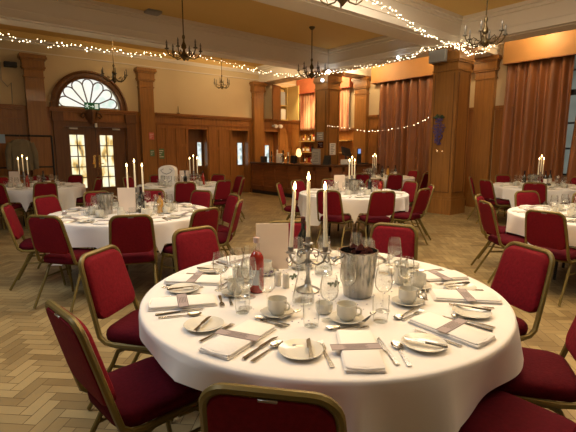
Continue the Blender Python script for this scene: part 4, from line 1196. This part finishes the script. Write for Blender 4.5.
centre('T6', C6, N6, (-.0,.1), None, (.1,-.1), (), ((-.20,-.1,'outer one'),(-.15,.15,'rear one')), ((-.26,.05,'salt'),(-.28,-.22,'pepper')))
N7 = 'table under the big curtain'
C7 = (9.45, 3.40)
table('T7', C7, N7, [196,155,115,55,22,345,235], 10, FAR, 17, 15)
centre('T7', C7, N7, (.0,.0), None, (-.2,-.1), ((-.26,.1,'bglass',.30,'dark wine bottle'),(.14,.05,'bglass',.30,'second dark wine bottle'),(.26,.1,'bglass',.31,'third dark wine bottle')), ((.3,-.1,'outer one'),), rz=RZC+rad(35))

# crest: small grey mark on the front china plate
for o in list(COL.objects):
    if o.get('label') == 'white china side plate, front place, near table':
        c_ = MB().bx(-.058,-.046,-.006,.006,.0078,.0086).obj('crest', M['grey'], o, smooth=False)
        c_.rotation_euler = (0, rad(0), rad(20))
# unused prototypes would stand at the origin
for o in list(COL.objects):
    if o.get('label') == 'x':
        for ch_ in list(o.children_recursive): bpy.data.objects.remove(ch_)
        bpy.data.objects.remove(o)

# ------------------------------------------------------------------ light
def area(x, y, z, sx, sy, e, col=(1,.80,.56), rot=(0,0,0)):  # added area lights, kept out of view, brightening the hall and tables
    l = bpy.data.lights.new('unseen_fill', 'AREA'); l.shape = 'RECTANGLE'; l.size = sx; l.size_y = sy; l.energy = e; l.color = col
    o = bpy.data.objects.new('unseen_fill', l); COL.objects.link(o); o.location = (x,y,z); o.rotation_euler = rot
def point(x, y, z, e, col=(1,.74,.42), r=.08):  # unseen point lights added behind the beams to brighten bar, curtains and back wall
    l = bpy.data.lights.new('lamp', 'POINT'); l.energy = e; l.color = col; l.shadow_soft_size = r
    o = bpy.data.objects.new('lamp', l); COL.objects.link(o); o.location = (x,y,z)
WC = (1,.87,.69)
area(1.7, 3.2, 4.2, 2.2, 2.2, 40, (1,.84,.62))
area(5.2, 3.4, 4.2, 2.0, 2.0, 110, WC)
area(2.4, -1.0, 4.2, 2.2, 2.2, 24, WC)
area(-1.2, 3.4, 4.2, 2.0, 2.0, 85, (.88,.94,1))
area(5.5, .0, 4.2, 2.0, 2.0, 42, WC)
area(3.4, 1.6, 3.35, 2.4, 2.4, 200, (1,.81,.57), (PI,0,0))  # added unseen uplight that brightens the beams and ceiling
point(10.0, 10.6, 3.95, 48)
point(10.0, 9.7, 3.95, 60)
point(9.9, 8.75, 3.95, 40)
point(10.25, 6.2, 4.0, 30)
point(10.3, 4.0, 4.0, 26)
point(7.6, 10.6, 4.1, 55)
point(4.6, 10.6, 4.1, 20)
def spot(x, y, z, tx, ty, tz, e, ang, col=(1,.72,.38)):
    l = bpy.data.lights.new('bar_spot', 'SPOT'); l.energy = e; l.color = col; l.spot_size = rad(ang); l.spot_blend = .6; l.shadow_soft_size = .03
    o = bpy.data.objects.new('bar_spot', l); COL.objects.link(o); o.location = (x,y,z)
    o.rotation_euler = (Vector((tx,ty,tz))-Vector((x,y,z))).to_track_quat('-Z','Y').to_euler()
spot(9.85, 9.2, 3.95, 11.0, 9.3, 1.7, 420, 75)
spot(9.85, 10.9, 3.95, 10.9, 11.2, 1.4, 300, 80)
W = bpy.data.worlds.new('World'); S.world = W; W.use_nodes = True
W.node_tree.nodes['Background'].inputs['Color'].default_value = (1,.80,.56,1)
W.node_tree.nodes['Background'].inputs['Strength'].default_value = .11

# ------------------------------------------------------------------ camera
cam = bpy.data.cameras.new('camera'); co = bpy.data.objects.new('camera', cam); COL.objects.link(co)
cam.sensor_fit = 'HORIZONTAL'; cam.sensor_width = 36; cam.lens = 36*432/576; cam.clip_start = .05; cam.clip_end = 100
th = math.atan(67/432)
fw = Vector((FWD.x*math.cos(th), FWD.y*math.cos(th), -math.sin(th)))
co.location = (0,0,1.49); co.rotation_euler = fw.to_track_quat('-Z','Y').to_euler()
S.camera = co
S.view_settings.view_transform = 'Standard'
try: S.view_settings.look = 'None'
except Exception: pass
S.view_settings.gamma = 1; S.view_settings.exposure = .22; S.view_settings.use_curve_mapping = False
S.cycles.use_denoising = True
S.cycles.sample_clamp_indirect = 4
S.cycles.transparent_max_bounces = 24
S.cycles.max_bounces = 8
